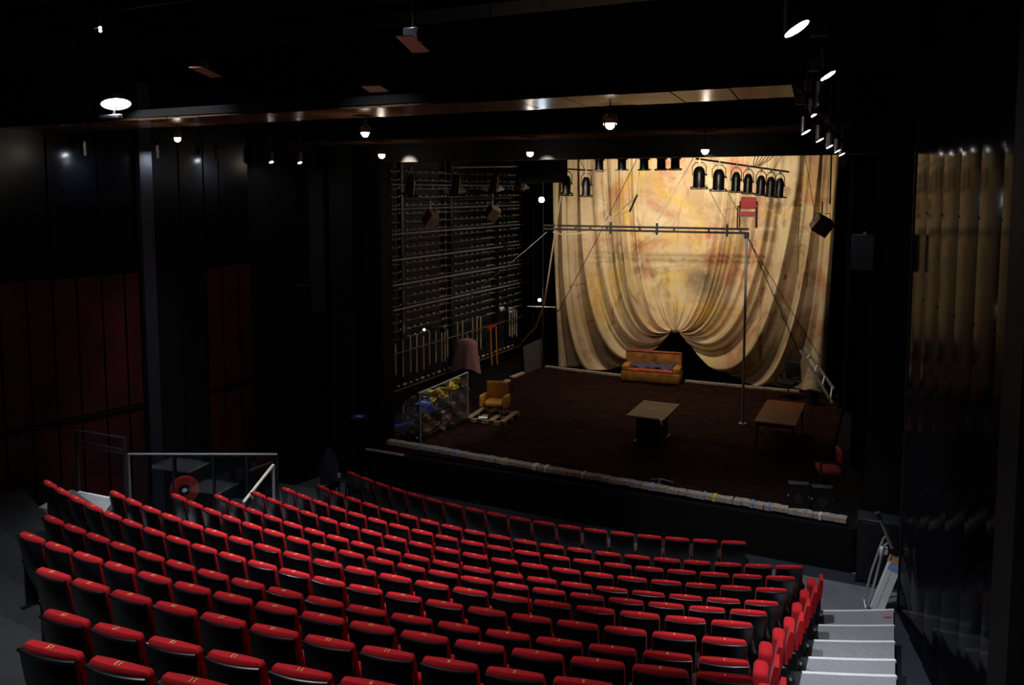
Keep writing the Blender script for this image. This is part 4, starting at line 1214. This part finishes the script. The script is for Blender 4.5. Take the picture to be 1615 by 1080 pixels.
# black cabinets in the right wing
t = thing('tall_cabinet', 'tall black loudspeaker cabinet standing in the right wing', 'loudspeaker', (0.80, 16.55, ZF))
MB().rbox((0, 0, 1.75), (0.75, 0.5, 1.1), 0.02, 1).build('upper_cabinet', 'speaker_blue', t); MB().rbox((0, 0, 0.6), (0.8, 0.55, 1.2), 0.02, 1).build('lower_cabinet', 'lamp_black', t)
MB().box((-0.05, -0.26, 2.31), (0.05, 0.05, 0.04)).build('handle', 'chrome', t)
MB().tube([(0.28, -0.3, 1.45), (0.40, -0.3, 1.43)], 0.015, 6).build('side_handle', 'steel', t)
t = thing('flight_case', 'black flight case on the floor by the right end of the stage', 'case', (-0.06, 16.30, ZF))
MB().rbox((0, 0, 0.62), (0.72, 0.45, 1.2), 0.02, 1).build('body', 'black_paint', t); MB().rbox((0, 0, 1.24), (0.73, 0.46, 0.05), 0.01, 1).build('lid', 'speaker_blue', t)
for sx in (-1, 1):
    for z in (0.05, 1.2): MB().box((sx * 0.36, -0.225, z), (0.04, 0.03, 0.05)).build('corner', 'dark_rail', t)


# ---- bare bright lamps under the bridges
def bulb(label, p, r, power, m='glow_warm', col=(1, 0.86, 0.68), zt=8.5, cage=True, dirn=None):
    t = thing('bridge_lamp', label, 'lamp', (p.x, p.y, p.z), 0, 'lit lamps under the lighting bridges')
    MB().lathe([(0.0, -r), (r * 0.6, -r * 0.8), (r, -r * 0.2), (r * 0.95, r * 0.3), (r * 0.5, r * 0.8), (0.0, r)], 16, close=False).build('bulb', m, t)
    MB().lathe([(r * 1.02, 0.02), (r * 1.35, 0.02), (r * 1.2, r * 1.4), (r * 0.6, r * 2.0), (0, r * 2.05)], 16, close=False).build('reflector', 'lamp_silver', t)
    MB().tube([(0, 0, r * 1.9), (0, 0, max(0.1, zt - p.z))], 0.014, 8).build('stem', 'lamp_black', t)
    if cage:
        for s in (-1, 1): MB().tube([(s * r * 1.5, 0, 0), (s * r * 1.4, 0, r * 1.8), (0, 0, r * 2.6)], 0.008, 6).build('yoke', 'chrome', t)
    l = point('bridge_lamp_light', (p.x, p.y, p.z - r - 0.03), power, col, 0.05)
    return t


bulb('brightest lamp under the front bridge, above the cloth', at(962, 197, y=10.25), 0.062, 12)
bulb('lit lamp under the front bridge, left of centre', at(576, 211, y=10.2), 0.055, 8)
bulb('lit lamp at the far left of the front bridge', at(280, 219, y=10.2), 0.055, 5)
bulb('lit lamp under the rear bridge near the fly wall edge', at(602, 245, y=15.5), 0.075, 6, cage=False)
bulb('lit lamp under the rear bridge above the left edge of the cloth', at(836, 242, y=15.5), 0.070, 6, cage=False)
bulb('lit lamp under the rear bridge above the slanting bar', at(1112, 238, y=15.5), 0.070, 6, cage=False)

for px, tx in ((602, -8.4), (836, -6.9), (1112, -4.8)):
    q = at(px, 242, y=15.5)
    spot('bridge_lamp_beam', q + Vector((0, 0.1, -0.09)), (tx, 27.2, 5.6), 1350, 36, 0.7, (1.0, 0.87, 0.68), 0.04)

# ---- big white house flood at the left
p = at(183, 164, y=8.9)
t = thing('house_flood', 'big bright white floodlight at the left under the ceiling', 'lamp', p)
R = rot_to((0.30, -0.16, -0.92))
mb = MB(); mb.T = R; mb.lathe([(0.0, -0.03), (0.17, -0.02), (0.21, 0.0)], 24, close=False); mb.build('lens', 'glow_flood', t)
mb = MB(); mb.T = R; mb.lathe([(0.21, 0.0), (0.22, -0.01), (0.235, 0.02), (0.16, 0.18), (0.06, 0.24), (0, 0.25)], 24, close=False); mb.build('housing', 'lamp_black', t)
MB().rbox((-0.07, -0.05, -0.20), (0.46, 0.08, 0.06), 0.01, 1).build('bracket_arm', 'lamp_silver', t)
MB().tube([(-0.02, -0.04, -0.18), (0.0, 0.02, 0.0)], 0.02, 6).build('bracket_pin', 'lamp_silver', t)
MB().tube([(0, 0.05, 0.1), (0, 0.1, 11.86 - p.z)], 0.02, 6).build('stem', 'dark_pipe', t)
spot('house_flood_beam', p + Vector((0.06, -0.10, -0.09)), p + Vector((3.6, -1.2, -6.2)), 120, 90, 0.8, COOL, 0.15)


# ---- cylinder downlights
def cylinder_light(label, p, r, L, m_glow, power, lit=True, box=True, grp='cylinder downlights', target=None, m_body='lamp_silver', zt=9.6, SA=0.62, SB=-0.12):
    t = thing('cylinder_downlight', label, 'lamp', p, 0, grp)
    n = 20
    vs = []
    for k in range(n):
        a = 2 * PI * k / n; x, y = r * math.cos(a), r * math.sin(a)
        vs.append((x, y, SA * x + SB * y))
    for k in range(n):
        a = 2 * PI * k / n; vs.append((r * math.cos(a), r * math.sin(a), L))
    for k in range(n):
        a = 2 * PI * k / n; x, y = 0.86 * r * math.cos(a), 0.86 * r * math.sin(a); vs.append((x, y, SA * x + SB * y))
    for k in range(n):
        a = 2 * PI * k / n; x, y = 0.86 * r * math.cos(a), 0.86 * r * math.sin(a); vs.append((x, y, SA * x + SB * y + 0.02))
    fs = [(k, (k + 1) % n, n + (k + 1) % n, n + k) for k in range(n)] + [tuple(range(n, 2 * n))]
    fs += [(k, 2 * n + k, 2 * n + (k + 1) % n, (k + 1) % n) for k in range(n)] + [(2 * n + k, 3 * n + k, 3 * n + (k + 1) % n, 2 * n + (k + 1) % n) for k in range(n)]
    MB().add(vs, fs, smooth=True).build('cylinder', m_body, t)
    dv = [(0.86 * r * math.cos(2 * PI * k / n), 0.86 * r * math.sin(2 * PI * k / n), SA * 0.86 * r * math.cos(2 * PI * k / n) + SB * 0.86 * r * math.sin(2 * PI * k / n) + 0.008) for k in range(n)]
    MB().add(dv, [tuple(range(n))[::-1]]).build('lens', m_glow if lit else 'lamp_black', t)
    MB().lathe([(r * 0.99, L), (r * 0.8, L + 0.04), (r * 0.35, L + 0.09), (r * 0.2, L + 0.10)], 16).build('cap', 'lamp_black', t)
    MB().tube([(0, 0, L + 0.06), (0, 0, max(L + 0.2, zt - p.z))], 0.016, 6).build('stem', 'lamp_black', t)
    if box: MB().rbox((-r * 1.2, 0.02, L + 0.22), (r * 2.2, r * 1.6, r * 2.0), 0.01, 1).build('ballast_box', 'maroon_box', t)
    if lit and power:
        spot('cylinder_downlight_beam', p + Vector((0.02, 0, -0.09)), target if target else p + Vector((0.3, -0.3, -5)), power, 75, 0.7, COOL, r)
    return t


for i, (px, py, y, r, L, lit, zt) in enumerate(((1256.7, 46, 4.9, 0.075, 0.26, True, 10.6), (1305.6, 120, 9.4, 0.085, 0.30, True, 10.6), (1296.7, 165, 11.2, 0.085, 0.30, False, 11.0), (1282, 183, 13.2, 0.075, 0.26, True, 11.2), (1271, 209, 11.0, 0.062, 0.20, True, 10.4))):
    lab = ['nearest lit cylinder downlight, cut by the top of the picture', 'lit silver cylinder downlight with a box above, second from the top', 'unlit silver cylinder downlight in the right-hand cluster', 'lit cylinder downlight below the unlit one', 'lit small cylinder downlight left of the receding row'][i]
    cylinder_light(lab, at(px, py, y=y), r, L, 'glow_white' if i < 2 else 'glow_soft', (90, 120, 0, 60, 40)[i], lit, True, 'cylinder downlights at the right', zt=11.85)
for i, (px, py, y) in enumerate(((1293, 221.6, 12.3), (1308.4, 231.8, 13.8), (1320.7, 239, 15.2), (1327.8, 244, 16.1))):
    cylinder_light('lit cylinder downlight, %s of the receding row beside the header' % ORD[i + 1], at(px, py, y=y), 0.058, 0.22, 'glow_soft', 20, True, i < 3, 'cylinder downlights at the right', zt=11.85)
def near_left_wall(px, py, off):                    # point seen at (px,py) standing off the left wall
    v = at(px, py, d=1.0) - Vector((0, 0, HC)); o = LW0 + LWN * off
    det = LWD.x * (-v.y) + v.x * LWD.y
    s_ = (LWD.x * (-o.y) - LWD.y * (-o.x)) / det
    return Vector((0, 0, HC)) + v * abs(s_)


for i, (px, py) in enumerate(((132, 243), (247, 247), (343, 252), (428, 256), (473, 257))):
    p = near_left_wall(px, py, 0.40)
    if i > 2: p = at(px, py, y=14.6 + 0.3 * (i - 3))
    cylinder_light('small cylinder downlight near the left wall, %s from the left' % ORD[i + 1], p, 0.055, 0.24, 'glow_white' if i < 3 else 'glow_soft', (10, 3, 12, 3, 3)[i], True, False, 'cylinder downlights along the left wall', m_body='lamp_silver' if i < 2 else 'maroon_box', zt=11.85,
                   target=p - LWN * 0.5 + Vector((0, 0, -0.42)), SA=-0.6 if i < 3 else 0.5, SB=0.2 if i < 3 else -0.2)
# black sound box masking the upper left corner of the cloth
p0, p1 = at(822, 262, y=21.4), at(890, 288, y=21.4)
t = thing('masking_box', 'black box hanging over the upper left corner of the cloth', 'box', ((p0.x + p1.x) / 2, 21.4, p1.z))
MB().rbox((0, 0, 0.5), (p1.x - p0.x, 0.5, 1.0), 0.02, 1).build('body', 'black_cloth', t); MB().tube([(0, 0, 1.0), (0, 0, 11.86 - p1.z)], 0.02, 6).build('cable', 'wire_dark', t)
# bright lamps on the wing side of the cloth
p = at(854, 315, y=26.4)
t = thing('wing_lamp', 'bright white lamp at the left edge of the cloth', 'lamp', p)
R = rot_to((0.35, -0.8, -0.25)); mb = MB(); mb.T = R; mb.lathe([(0, -0.02), (0.09, -0.012), (0.10, 0.0)], 16, close=False); mb.build('lens', 'glow_white', t)
mb = MB(); mb.T = R; mb.lathe([(0.10, 0), (0.115, 0), (0.11, 0.2), (0.05, 0.26), (0, 0.26)], 16, close=False); mb.build('housing', 'lamp_black', t)
MB().tube([(0, 0.1, 0.1), (0, 0.1, 11.86 - p.z)], 0.018, 6).build('stem', 'dark_pipe', t)
p = at(851, 473, y=26.6)
t = thing('wing_lamp', 'small warm bulb low at the left edge of the cloth', 'lamp', p)
MB().lathe([(0, -0.06), (0.045, -0.04), (0.06, 0.0), (0.045, 0.04), (0, 0.06)], 14, close=False).build('bulb', 'glow_warm', t); MB().tube([(0, 0.04, 0), (0, 0.3, 0.0)], 0.02, 6).build('arm', 'dark_pipe', t)
point('wing_lamp_light', (p.x, p.y - 0.12, p.z), 6, (1, .85, .65), 0.05)
MB().tube([at(851, 473, y=26.6) + Vector((0, 0.3, -3.2)), at(851, 473, y=26.6) + Vector((0, 0.3, 5))], 0.025, 8).build('wing_upright', 'dark_pipe', label='dark upright pipe at the left edge of the cloth carrying lamps', cat='pipe')
MB().tube([at(832, 483, y=26.7), at(876, 484.5, y=27.0)], 0.022, 8).build('wing_bar', 'rail_pipe', label='short pale bar beside the warm bulb left of the cloth', cat='pipe')
p = at(669, 520, y=21.9)
t = thing('work_lamp', 'tiny warm work lamp on the fly wall above the rods', 'lamp', p)
MB().lathe([(0, -0.04), (0.035, -0.02), (0.04, 0.0), (0.03, 0.03), (0, 0.04)], 12, close=False).build('bulb', 'glow_small', t); MB().tube([(0, 0, 0), (-0.5, 0.0, 0.0)], 0.012, 6).build('arm', 'dark_pipe', t)
for px, py, lb in ((690, 518, 'dark twin work lamps on the fly wall above the rods'), (798, 487, 'pale-lit work lamp at the far end of the fly wall')):
    p = at(px, py, y=22.5 if px < 700 else 27.4)
    t = thing('work_spot', lb, 'lamp', p)
    for s in (-1, 1):
        mb = MB(); mb.T = Matrix.Translation((s * 0.18, 0, 0)) @ rot_to((s * 0.6, -0.7, -0.3)); mb.lathe([(0.09, -0.1), (0.085, 0.0), (0.04, 0.1), (0, 0.11)], 14, close=False); mb.build('head', 'white_card' if px > 700 else 'lamp_black', t)
    MB().tube([(-0.18, 0, 0), (0.18, 0, 0)], 0.015, 6).build('arm', 'dark_pipe', t); MB().tube([(0, 0, 0), (-0.3, 0.1, -0.3)], 0.015, 6).build('bracket', 'dark_pipe', t)

# ---- ceiling projectors with pink plates
def projector(label, quad, z, body=True):
    pts = [at(px, py, z=z) for px, py in quad]
    c = sum(pts, Vector()) / 4
    t = thing('ceiling_projector', label, 'lamp', c, 0, 'ceiling projectors with pink plates')
    n = (pts[1] - pts[0]).cross(pts[3] - pts[0]).normalized()
    vs = [p - c for p in pts] + [p - c + Vector((0, 0, 0.02)) for p in pts]
    MB().add(vs, [(0, 1, 2, 3), (7, 6, 5, 4), (0, 4, 5, 1), (1, 5, 6, 2), (2, 6, 7, 3), (3, 7, 4, 0)]).build('plate', 'pink_plate', t)
    MB().rbox((0, 0.02, 0.16), (0.30, 0.24, 0.26), 0.02, 1).build('housing', 'lamp_black', t)
    MB().tube([(0, 0, 0.28), (0, 0, 11.86 - c.z)], 0.015, 6).build('stem', 'lamp_black', t)


projector('large pink-plated projector high above the front bridge', [(624, 58), (650, 57), (678, 82), (651, 83.5)], 9.9)
projector('pink-plated projector at the upper left above the stalls', [(298, 107), (318, 106.5), (350, 121.5), (332, 122.5)], 9.7)
projector('small pink-plated projector on top of the front bridge edge', [(570, 137), (600, 136), (613, 144.5), (584, 146)], 9.45)
projector('long pink-plated projector above the fly side lamps', [(751, 150), (794, 147.5), (797, 153), (752, 156.5)], 9.4)
projector('small red-pink plate left between the bridges', [(523, 217), (546, 217), (547, 219.5), (524, 219.5)], 8.75)
projector('thin red-pink plate beside the brightest lamp', [(983, 204), (1012, 203.5), (1015, 207.5), (985, 207.5)], 8.75)
p = at(158, 43, y=8.2)
t = thing('ceiling_lamp', 'small warm lamp at the upper left of the ceiling', 'lamp', p)
MB().lathe([(0, -0.02), (0.02, -0.012), (0.022, 0.0), (0, 0.02)], 10, close=False).build('bulb', 'glow_small', t); MB().tube([(0, 0, 0), (-0.14, 0, -0.01)], 0.006, 6).build('arm', 'pale_rail', t); MB().lathe([(0, -0.075), (0.022, -0.06), (0.018, -0.03)], 10, close=False).build('lower_bulb', 'glow_small', t); MB().tube([(0, 0, 0), (0, 0, 11.86 - p.z)], 0.008, 6).build('stem', 'lamp_black', t)

# ================================================================== LEFT SIDE OF THE STALLS
fn0, fn1 = at(202, 716, d=16.2), at(437, 716, d=17.0)
gl = thing('glass_balustrade', 'glass balustrade with thin grey handrail left of the seats', 'railing', (fn0.x, fn0.y, ZF))
MB(gl.location).tube([fn0, fn1], 0.022, 8).build('handrail', 'steel', gl)
posts = [0.0, 0.29, 0.555, 0.785, 1.0]
for f in posts:
    q = fn0.lerp(fn1, f); MB(gl.location).bar(Vector((q.x, q.y, ZF)), q, 0.05 if f == 0 else 0.03, 0.03, up=(0, 1, 0)).build('post', 'steel' if f == 0 else 'dark_rail', gl)
for i in range(4):
    q0, q1 = fn0.lerp(fn1, posts[i] + 0.01), fn0.lerp(fn1, posts[i + 1] - 0.01)
    MB(gl.location).bar(Vector((q0.x, q0.y, (q0.z + ZF) / 2)), Vector((q1.x, q1.y, (q1.z + ZF) / 2)), 0.012, q0.z - ZF - 0.12).build('pane', 'glass', gl)
# hose reel seen through the glass
p = at(291, 772, d=17.6)
t = thing('hose_reel', 'red hose reel seen through the glass balustrade', 'hose reel', p, math.radians(48))
XR = Matrix.Rotation(PI / 2, 4, 'X')
MB().lathe([(0.13, -0.06), (0.30, -0.05), (0.31, 0.0), (0.30, 0.05), (0.13, 0.06), (0.12, 0.0), (0.13, -0.06)], 28, X=XR, close=False).build('drum', 'hose_red', t)
MB().lathe([(0.0, -0.045), (0.13, -0.04), (0.13, 0.04), (0.0, 0.045)], 24, X=XR).build('hub', 'lamp_black', t)
MB().lathe([(0.0, 0.055), (0.05, 0.05), (0.05, 0.04)], 16, X=XR, close=False).build('hub_cap', 'paper', t)
MB().tube([(0, 0.05, 0), (0, 0.3, 0)], 0.03, 8).build('wall_bracket', 'hose_red', t)
MB().box((-0.27, -0.06, -0.10), (0.04, 0.02, 0.05)).build('nozzle', 'yellow_tape', t)
struct('stair_wall', MB().box((0, 0, 0), (3.6, 0.12, 2.0), X=Matrix.Translation(at(310, 800, d=18.1) + Vector((0, 0, 0.2))) @ Matrix.Rotation(YAW, 4, 'Z')), 'black_wall', 'black wall behind the glass balustrade')
# pale sloping handrail and grey stair
h0, h1 = at(384, 792, d=16.0), at(431, 733, d=16.9)
t = thing('stair_handrail', 'pale cream sloping handrail at the left stairs', 'railing', (h1.x, h1.y, ZF))
MB(t.location).tube([h0, h1], 0.032, 8).build('rail', 'pale_rail', t); MB(t.location).tube([Vector((h1.x, h1.y, ZF)), h1], 0.035, 8).build('post', 'steel', t)
MB(t.location).bar(Vector((h0.x, h0.y, ZF)), h0, 0.03, 0.03, up=(0, 1, 0)).build('lower_post', 'steel', t)
p = at(415, 775, d=16.6)
# dark pipe railing at the far left
d0 = 15.0
t = thing('dark_railing', 'dark tubular railing by the left wall stairs', 'railing', at(120, 778, d=d0))
for x0, y0, x1, y1 in ((120, 679, 197, 691), (120, 695, 197, 710), (120, 703, 197, 715)): MB(t.location).bar(at(x0, y0, d=d0), at(x1, y1, d=d0), 0.04, 0.03).build('rail', 'dark_rail', t)
for x0, y0, y1 in ((120, 679, 800), (196, 691, 800)):
    q = at(x0, y0, d=d0); MB(t.location).bar(Vector((q.x, q.y, ZF)), q, 0.045, 0.045, up=(0, 1, 0)).build('post', 'dark_rail', t)
# landing at the head of the left stairs
z7 = 1.72
ld = thing('landing', 'grey landing with pale edges at the left end of the upper rows', None, at(165, 790, z=z7), kind='structure')
q = [at(112, 772, z=z7), at(124, 776, z=z7), at(180, 787, z=z7), at(160, 815, z=z7), at(60, 800, z=z7)]
MB(ld.location).prism([(v.x, v.y) for v in q], ZF - 0.05, z7).build('slab', 'plaster', ld)
MB(ld.location).bar(q[1], q[2], 0.05, 0.03).build('nosing', 'nosing', ld)
pb = at(135, 785, z=z7)
mb = MB(); e = [at(103, 778, z=z7 + 0.02), at(115, 772, z=z7 + 0.30), at(160, 803, z=z7 + 0.12), at(137, 798, z=z7 + 0.02)]
mb.add([*e, *[v + Vector((0, 0, -0.02)) for v in e]], [(0, 1, 2, 3), (7, 6, 5, 4), (0, 4, 5, 1), (1, 5, 6, 2), (2, 6, 7, 3), (3, 7, 4, 0)])
mb.build('white_panel', 'paper', label='white panel lying tilted beside the seats at the far left', cat='panel')
# lower landing near the coat
zl = 0.12
q = [at(438, 762, z=zl), at(489, 771, z=zl), at(505, 766, z=zl), at(520, 800, z=zl), at(360, 812, z=zl)]
ld = thing('landing', 'grey concrete landing near the hanging coat', None, at(460, 780, z=zl), kind='structure')
MB(ld.location).prism([(v.x, v.y) for v in q], ZF - 0.05, zl).build('slab', 'concrete', ld)
MB(ld.location).bar(q[0], q[1], 0.04, 0.02).build('nosing', 'steel', ld)
# coat on a stand and the table behind it
b_ = at(516, 772, z=zl)
t = thing('hanging_coat', 'dark purple coat draped over a stand at the stage corner', 'coat', b_ + Vector((0, 0.1, 0)))
hh = at(515, 708, y=b_.y).z - b_.z
def coat(u, v):
    a = 2 * PI * u; r = lerp(0.06, 0.26, min(1, v * 1.6) ** 0.7) * (1 + 0.12 * math.sin(a * 4 + 3 * v) + 0.05 * math.sin(a * 7 - 5 * v))
    return (r * math.cos(a), r * 0.7 * math.sin(a), hh - (hh - 0.12) * v + 0.04 * math.sin(a * 3) * v)
MB().grid(coat, 40, 16).lathe([(0, hh + 0.02), (0.055, hh)], 16, close=False).build('cloth', 'purple_coat', t); MB().tube([(0, 0, 0), (0, 0, hh)], 0.02, 8).build('pole', 'dark_pipe', t); MB().lathe([(0.16, 0), (0.16, 0.02), (0.02, 0.05)], 16).build('base', 'dark_pipe', t)
p = at(540, 756, z=0.45)
t = thing('side_table', 'small dark table behind the front row beside the coat', 'table', (p.x, p.y, ZF))
MB().rbox((0, 0, 0.56), (0.5, 0.36, 0.04), 0.008, 1).build('tabletop', 'dark_rail', t)
for sx in (-1, 1):
    for sy in (-1, 1): MB().box((sx * 0.21, sy * 0.14, 0.27), (0.03, 0.03, 0.54)).build('leg', 'dark_rail', t)
for dx, m, lb in ((-0.10, 'clip', 'small cream cup on the dark side table'), (0.08, 'dark_rail', 'small dark cup on the dark side table')):
    MB().lathe([(0.035, 0), (0.045, 0.09), (0.04, 0.09), (0.03, 0.01), (0, 0.01)], 14, X=Matrix.Translation((p.x + dx, p.y, ZF + 0.582)), close=False).build('cup', m, label=lb, cat='cup')
# blue disc table with a paper, blue exit signs
p = at(566, 656, y=16.35)
t = thing('blue_stool', 'blue round stool top beside the proscenium', 'stool', (p.x, p.y, ZF))
MB().lathe([(0.20, p.z - ZF - 0.04), (0.22, p.z - ZF - 0.03), (0.22, p.z - ZF), (0.0, p.z - ZF)], 24).build('top', 'blue_plastic', t); MB().tube([(0, 0, 0), (0, 0, p.z - ZF - 0.03)], 0.03, 8).build('column', 'black_paint', t); MB().lathe([(0.2, 0), (0.2, 0.02), (0.03, 0.04)], 18).build('base', 'black_paint', t)
MB().box((p.x + 0.02, p.y - 0.02, p.z + 0.004), (0.17, 0.11, 0.006), rz=0.2).build('paper_sheet', 'paper', label='white paper lying on the blue round stool', cat='paper')
for a_, lb in ((at(417, 620, y=15.6), 'blue emblem sign glowing on the dark left corner'),):
    t = thing('exit_sign', lb, 'sign', a_, math.radians(40))
    MB().lathe([(0.0, 0), (0.085, 0.0), (0.085, 0.02), (0, 0.02)], 20, X=Matrix.Rotation(PI / 2, 4, 'X') @ Matrix.Scale(0.55, 4, (0, 1, 0))).build('disc', 'sign_blue', t)
    MB().box((-0.03, -0.024, 0), (0.02, 0.006, 0.05)).build('mark', 'sign_white', t); MB().box((0.025, -0.024, 0.0), (0.03, 0.006, 0.03)).build('mark', 'sign_white', t)
c = RW0 + RWD * 4.55 + RWN * 0.225
c = at(1597, 771, d=(c - Vector((0, 0, HC))).length * 0.97)
t = thing('exit_sign', 'blue rectangular emblem sign on the near pillar of the glossy wall', 'sign', c, ang + PI)
MB().rbox((0, 0.012, 0), (0.30, 0.02, 0.26), 0.004, 1).build('plate', 'blue_plastic', t)
fr = MB()
for a_, b2 in (((-.13, -.11), (.13, -.11)), ((.13, -.11), (.13, .11)), ((.13, .11), (-.13, .11)), ((-.13, .11), (-.13, -.11))): fr.bar((a_[0], -0.004, a_[1]), (b2[0], -0.004, b2[1]), 0.012, 0.02, up=(0, 1, 0))
fr.build('frame_line', 'sign_blue', t); MB().lathe([(0.045, 0), (0.07, 0), (0.07, 0.008), (0.045, 0.008)], 20, X=Matrix.Rotation(PI / 2, 4, 'X')).build('ring', 'sign_white', t)
p = at(537, 640, y=16.4)
t = thing('led_strip', 'narrow pale strip of small lights on the left proscenium', 'lamp', p)
for i in range(5): MB().box((0, 0, -0.22 + i * 0.10), (0.04, 0.03, 0.07)).build('light', 'plaster', t)
MB().bar((0, 0.03, -0.3), (0, 0.03, 2.6), 0.03, 0.03, up=(0, 1, 0)).build('channel', 'pillar', t)
for px, py, y in ((552, 382, 16.45),):
    MB().lathe([(0, -0.012), (0.014, 0), (0, 0.012)], 8, X=Matrix.Translation(at(px, py, y=y)), close=False).build('indicator_light', 'led_red', label='tiny red indicator light on the left proscenium', cat='light')

# ================================================================== LEANING BOX AND TUBES BY THE STAIRS
base = at(1381, 963, z=ZF)
tk = thing('leaning_box', 'long white cardboard box leaning beside the aisle stairs', 'box', base)
L0 = at(1382, 962, z=ZF); up_ = (at(1412, 888, y=L0.y + 0.2) - L0); ln_ = up_.length; up_.normalize()
sd = Vector((1, 0.15, 0)).normalized(); sd = (sd - up_ * sd.dot(up_)).normalized(); nn_ = up_.cross(sd)
X = Matrix((( sd.x, nn_.x, up_.x, 0), (sd.y, nn_.y, up_.y, 0), (sd.z, nn_.z, up_.z, 0), (0, 0, 0, 1)))
mb = MB(); mb.T = X; mb.rbox((0, 0, ln_ / 2 + 0.02), (0.21, 0.16, ln_), 0.004, 1); mb.build('carton', 'white_card', tk)
mb = MB(); mb.T = X
for s in (-1, 1): mb.box((s * 0.115, 0, ln_ + 0.06), (0.008, 0.14, 0.12)); mb.box((0, s * 0.085, ln_ + 0.06), (0.18, 0.008, 0.12))
mb.build('flap', 'cardboard', tk)
mb = MB(); mb.T = X; mb.box((0, -0.0815, ln_ - 0.07), (0.20, 0.004, 0.10)); mb.build('printed_band', 'blue_tape', tk)
mb = MB(); mb.T = X
for i in range(14): mb.box((-0.02, -0.0815, 0.12 + i * ln_ / 17), (0.012, 0.003, 0.02))
mb.build('perforation', 'dark_matte', tk)
for i, (x0, dz, m) in enumerate(((0.03, 0.26, 'chrome'), (0.075, 0.20, 'chrome'), (0.055, 0.14, 'lamp_black'))):
    mb = MB(); mb.T = X; mb.tube([(x0, 0.01 * i, ln_ - 0.3), (x0, 0.01 * i, ln_ + dz)], 0.024, 10)
    o = mb.build('rolled_tube', m, label=['long chrome tube sticking out of the leaning white box', 'shorter chrome tube in the leaning white box', 'black tube sticking out of the leaning white box'][i], cat='tube'); o.location = base
tr = thing('tube_frame', 'bent metal tube frame leaning beside the long white box', 'frame', at(1366, 960, z=ZF))
yq = L0.y
f1 = [at(1366, 962, y=yq - 0.02), at(1380, 915, y=yq + 0.1), at(1389, 880, y=yq + 0.16), at(1395, 860, y=yq + 0.18), at(1402, 855, y=yq + 0.2)]
f2 = [at(1363, 945, y=yq + 0.14), at(1374, 902, y=yq + 0.26), at(1388, 862, y=yq + 0.34), at(1394, 848, y=yq + 0.36), at(1400, 844, y=yq + 0.36)]
MB(tr.location).tube(f1, 0.020, 8).build('tube', 'steel', tr); MB(tr.location).tube(f2, 0.020, 8).build('tube', 'steel', tr)
MB(tr.location).tube([f1[0], f2[0]], 0.018, 8).build('cross_tube', 'chrome', tr)
MB(tr.location).tube([f1[2], f2[2]], 0.018, 8).build('cross_tube', 'chrome', tr)
MB(tr.location).rbox(at(1394, 868, y=yq + 0.24), (0.14, 0.12, 0.14), 0.04, 2).build('taped_wrap', 'white_tape', tr)
st_ = thing('extension_pole', 'dark metal pole with grey rubber tip above the leaning box', 'pole', at(1407, 866, y=yq + 0.22))
e0, e1 = at(1407, 864, y=yq + 0.2), at(1388.5, 820, y=yq + 0.05)
MB(st_.location).tube([e0, e1], 0.030, 10).build('shaft', 'steel', st_); MB(st_.location).tube([e1, e1 + (e1 - e0).normalized() * 0.03], 0.034, 10).build('ring', 'white_card', st_)
MB(st_.location).tube([e1 + (e1 - e0).normalized() * 0.03, e1 + (e1 - e0).normalized() * 0.16], 0.042, 10).build('rubber_tip', 'speaker_blue', st_)
MB().box(at(1400, 973, z=0.003), (0.13, 0.04, 0.006), rz=0.4).build('red_tape_mark', 'red_plastic', label='small red tape mark on the first stair tread', cat='tape')
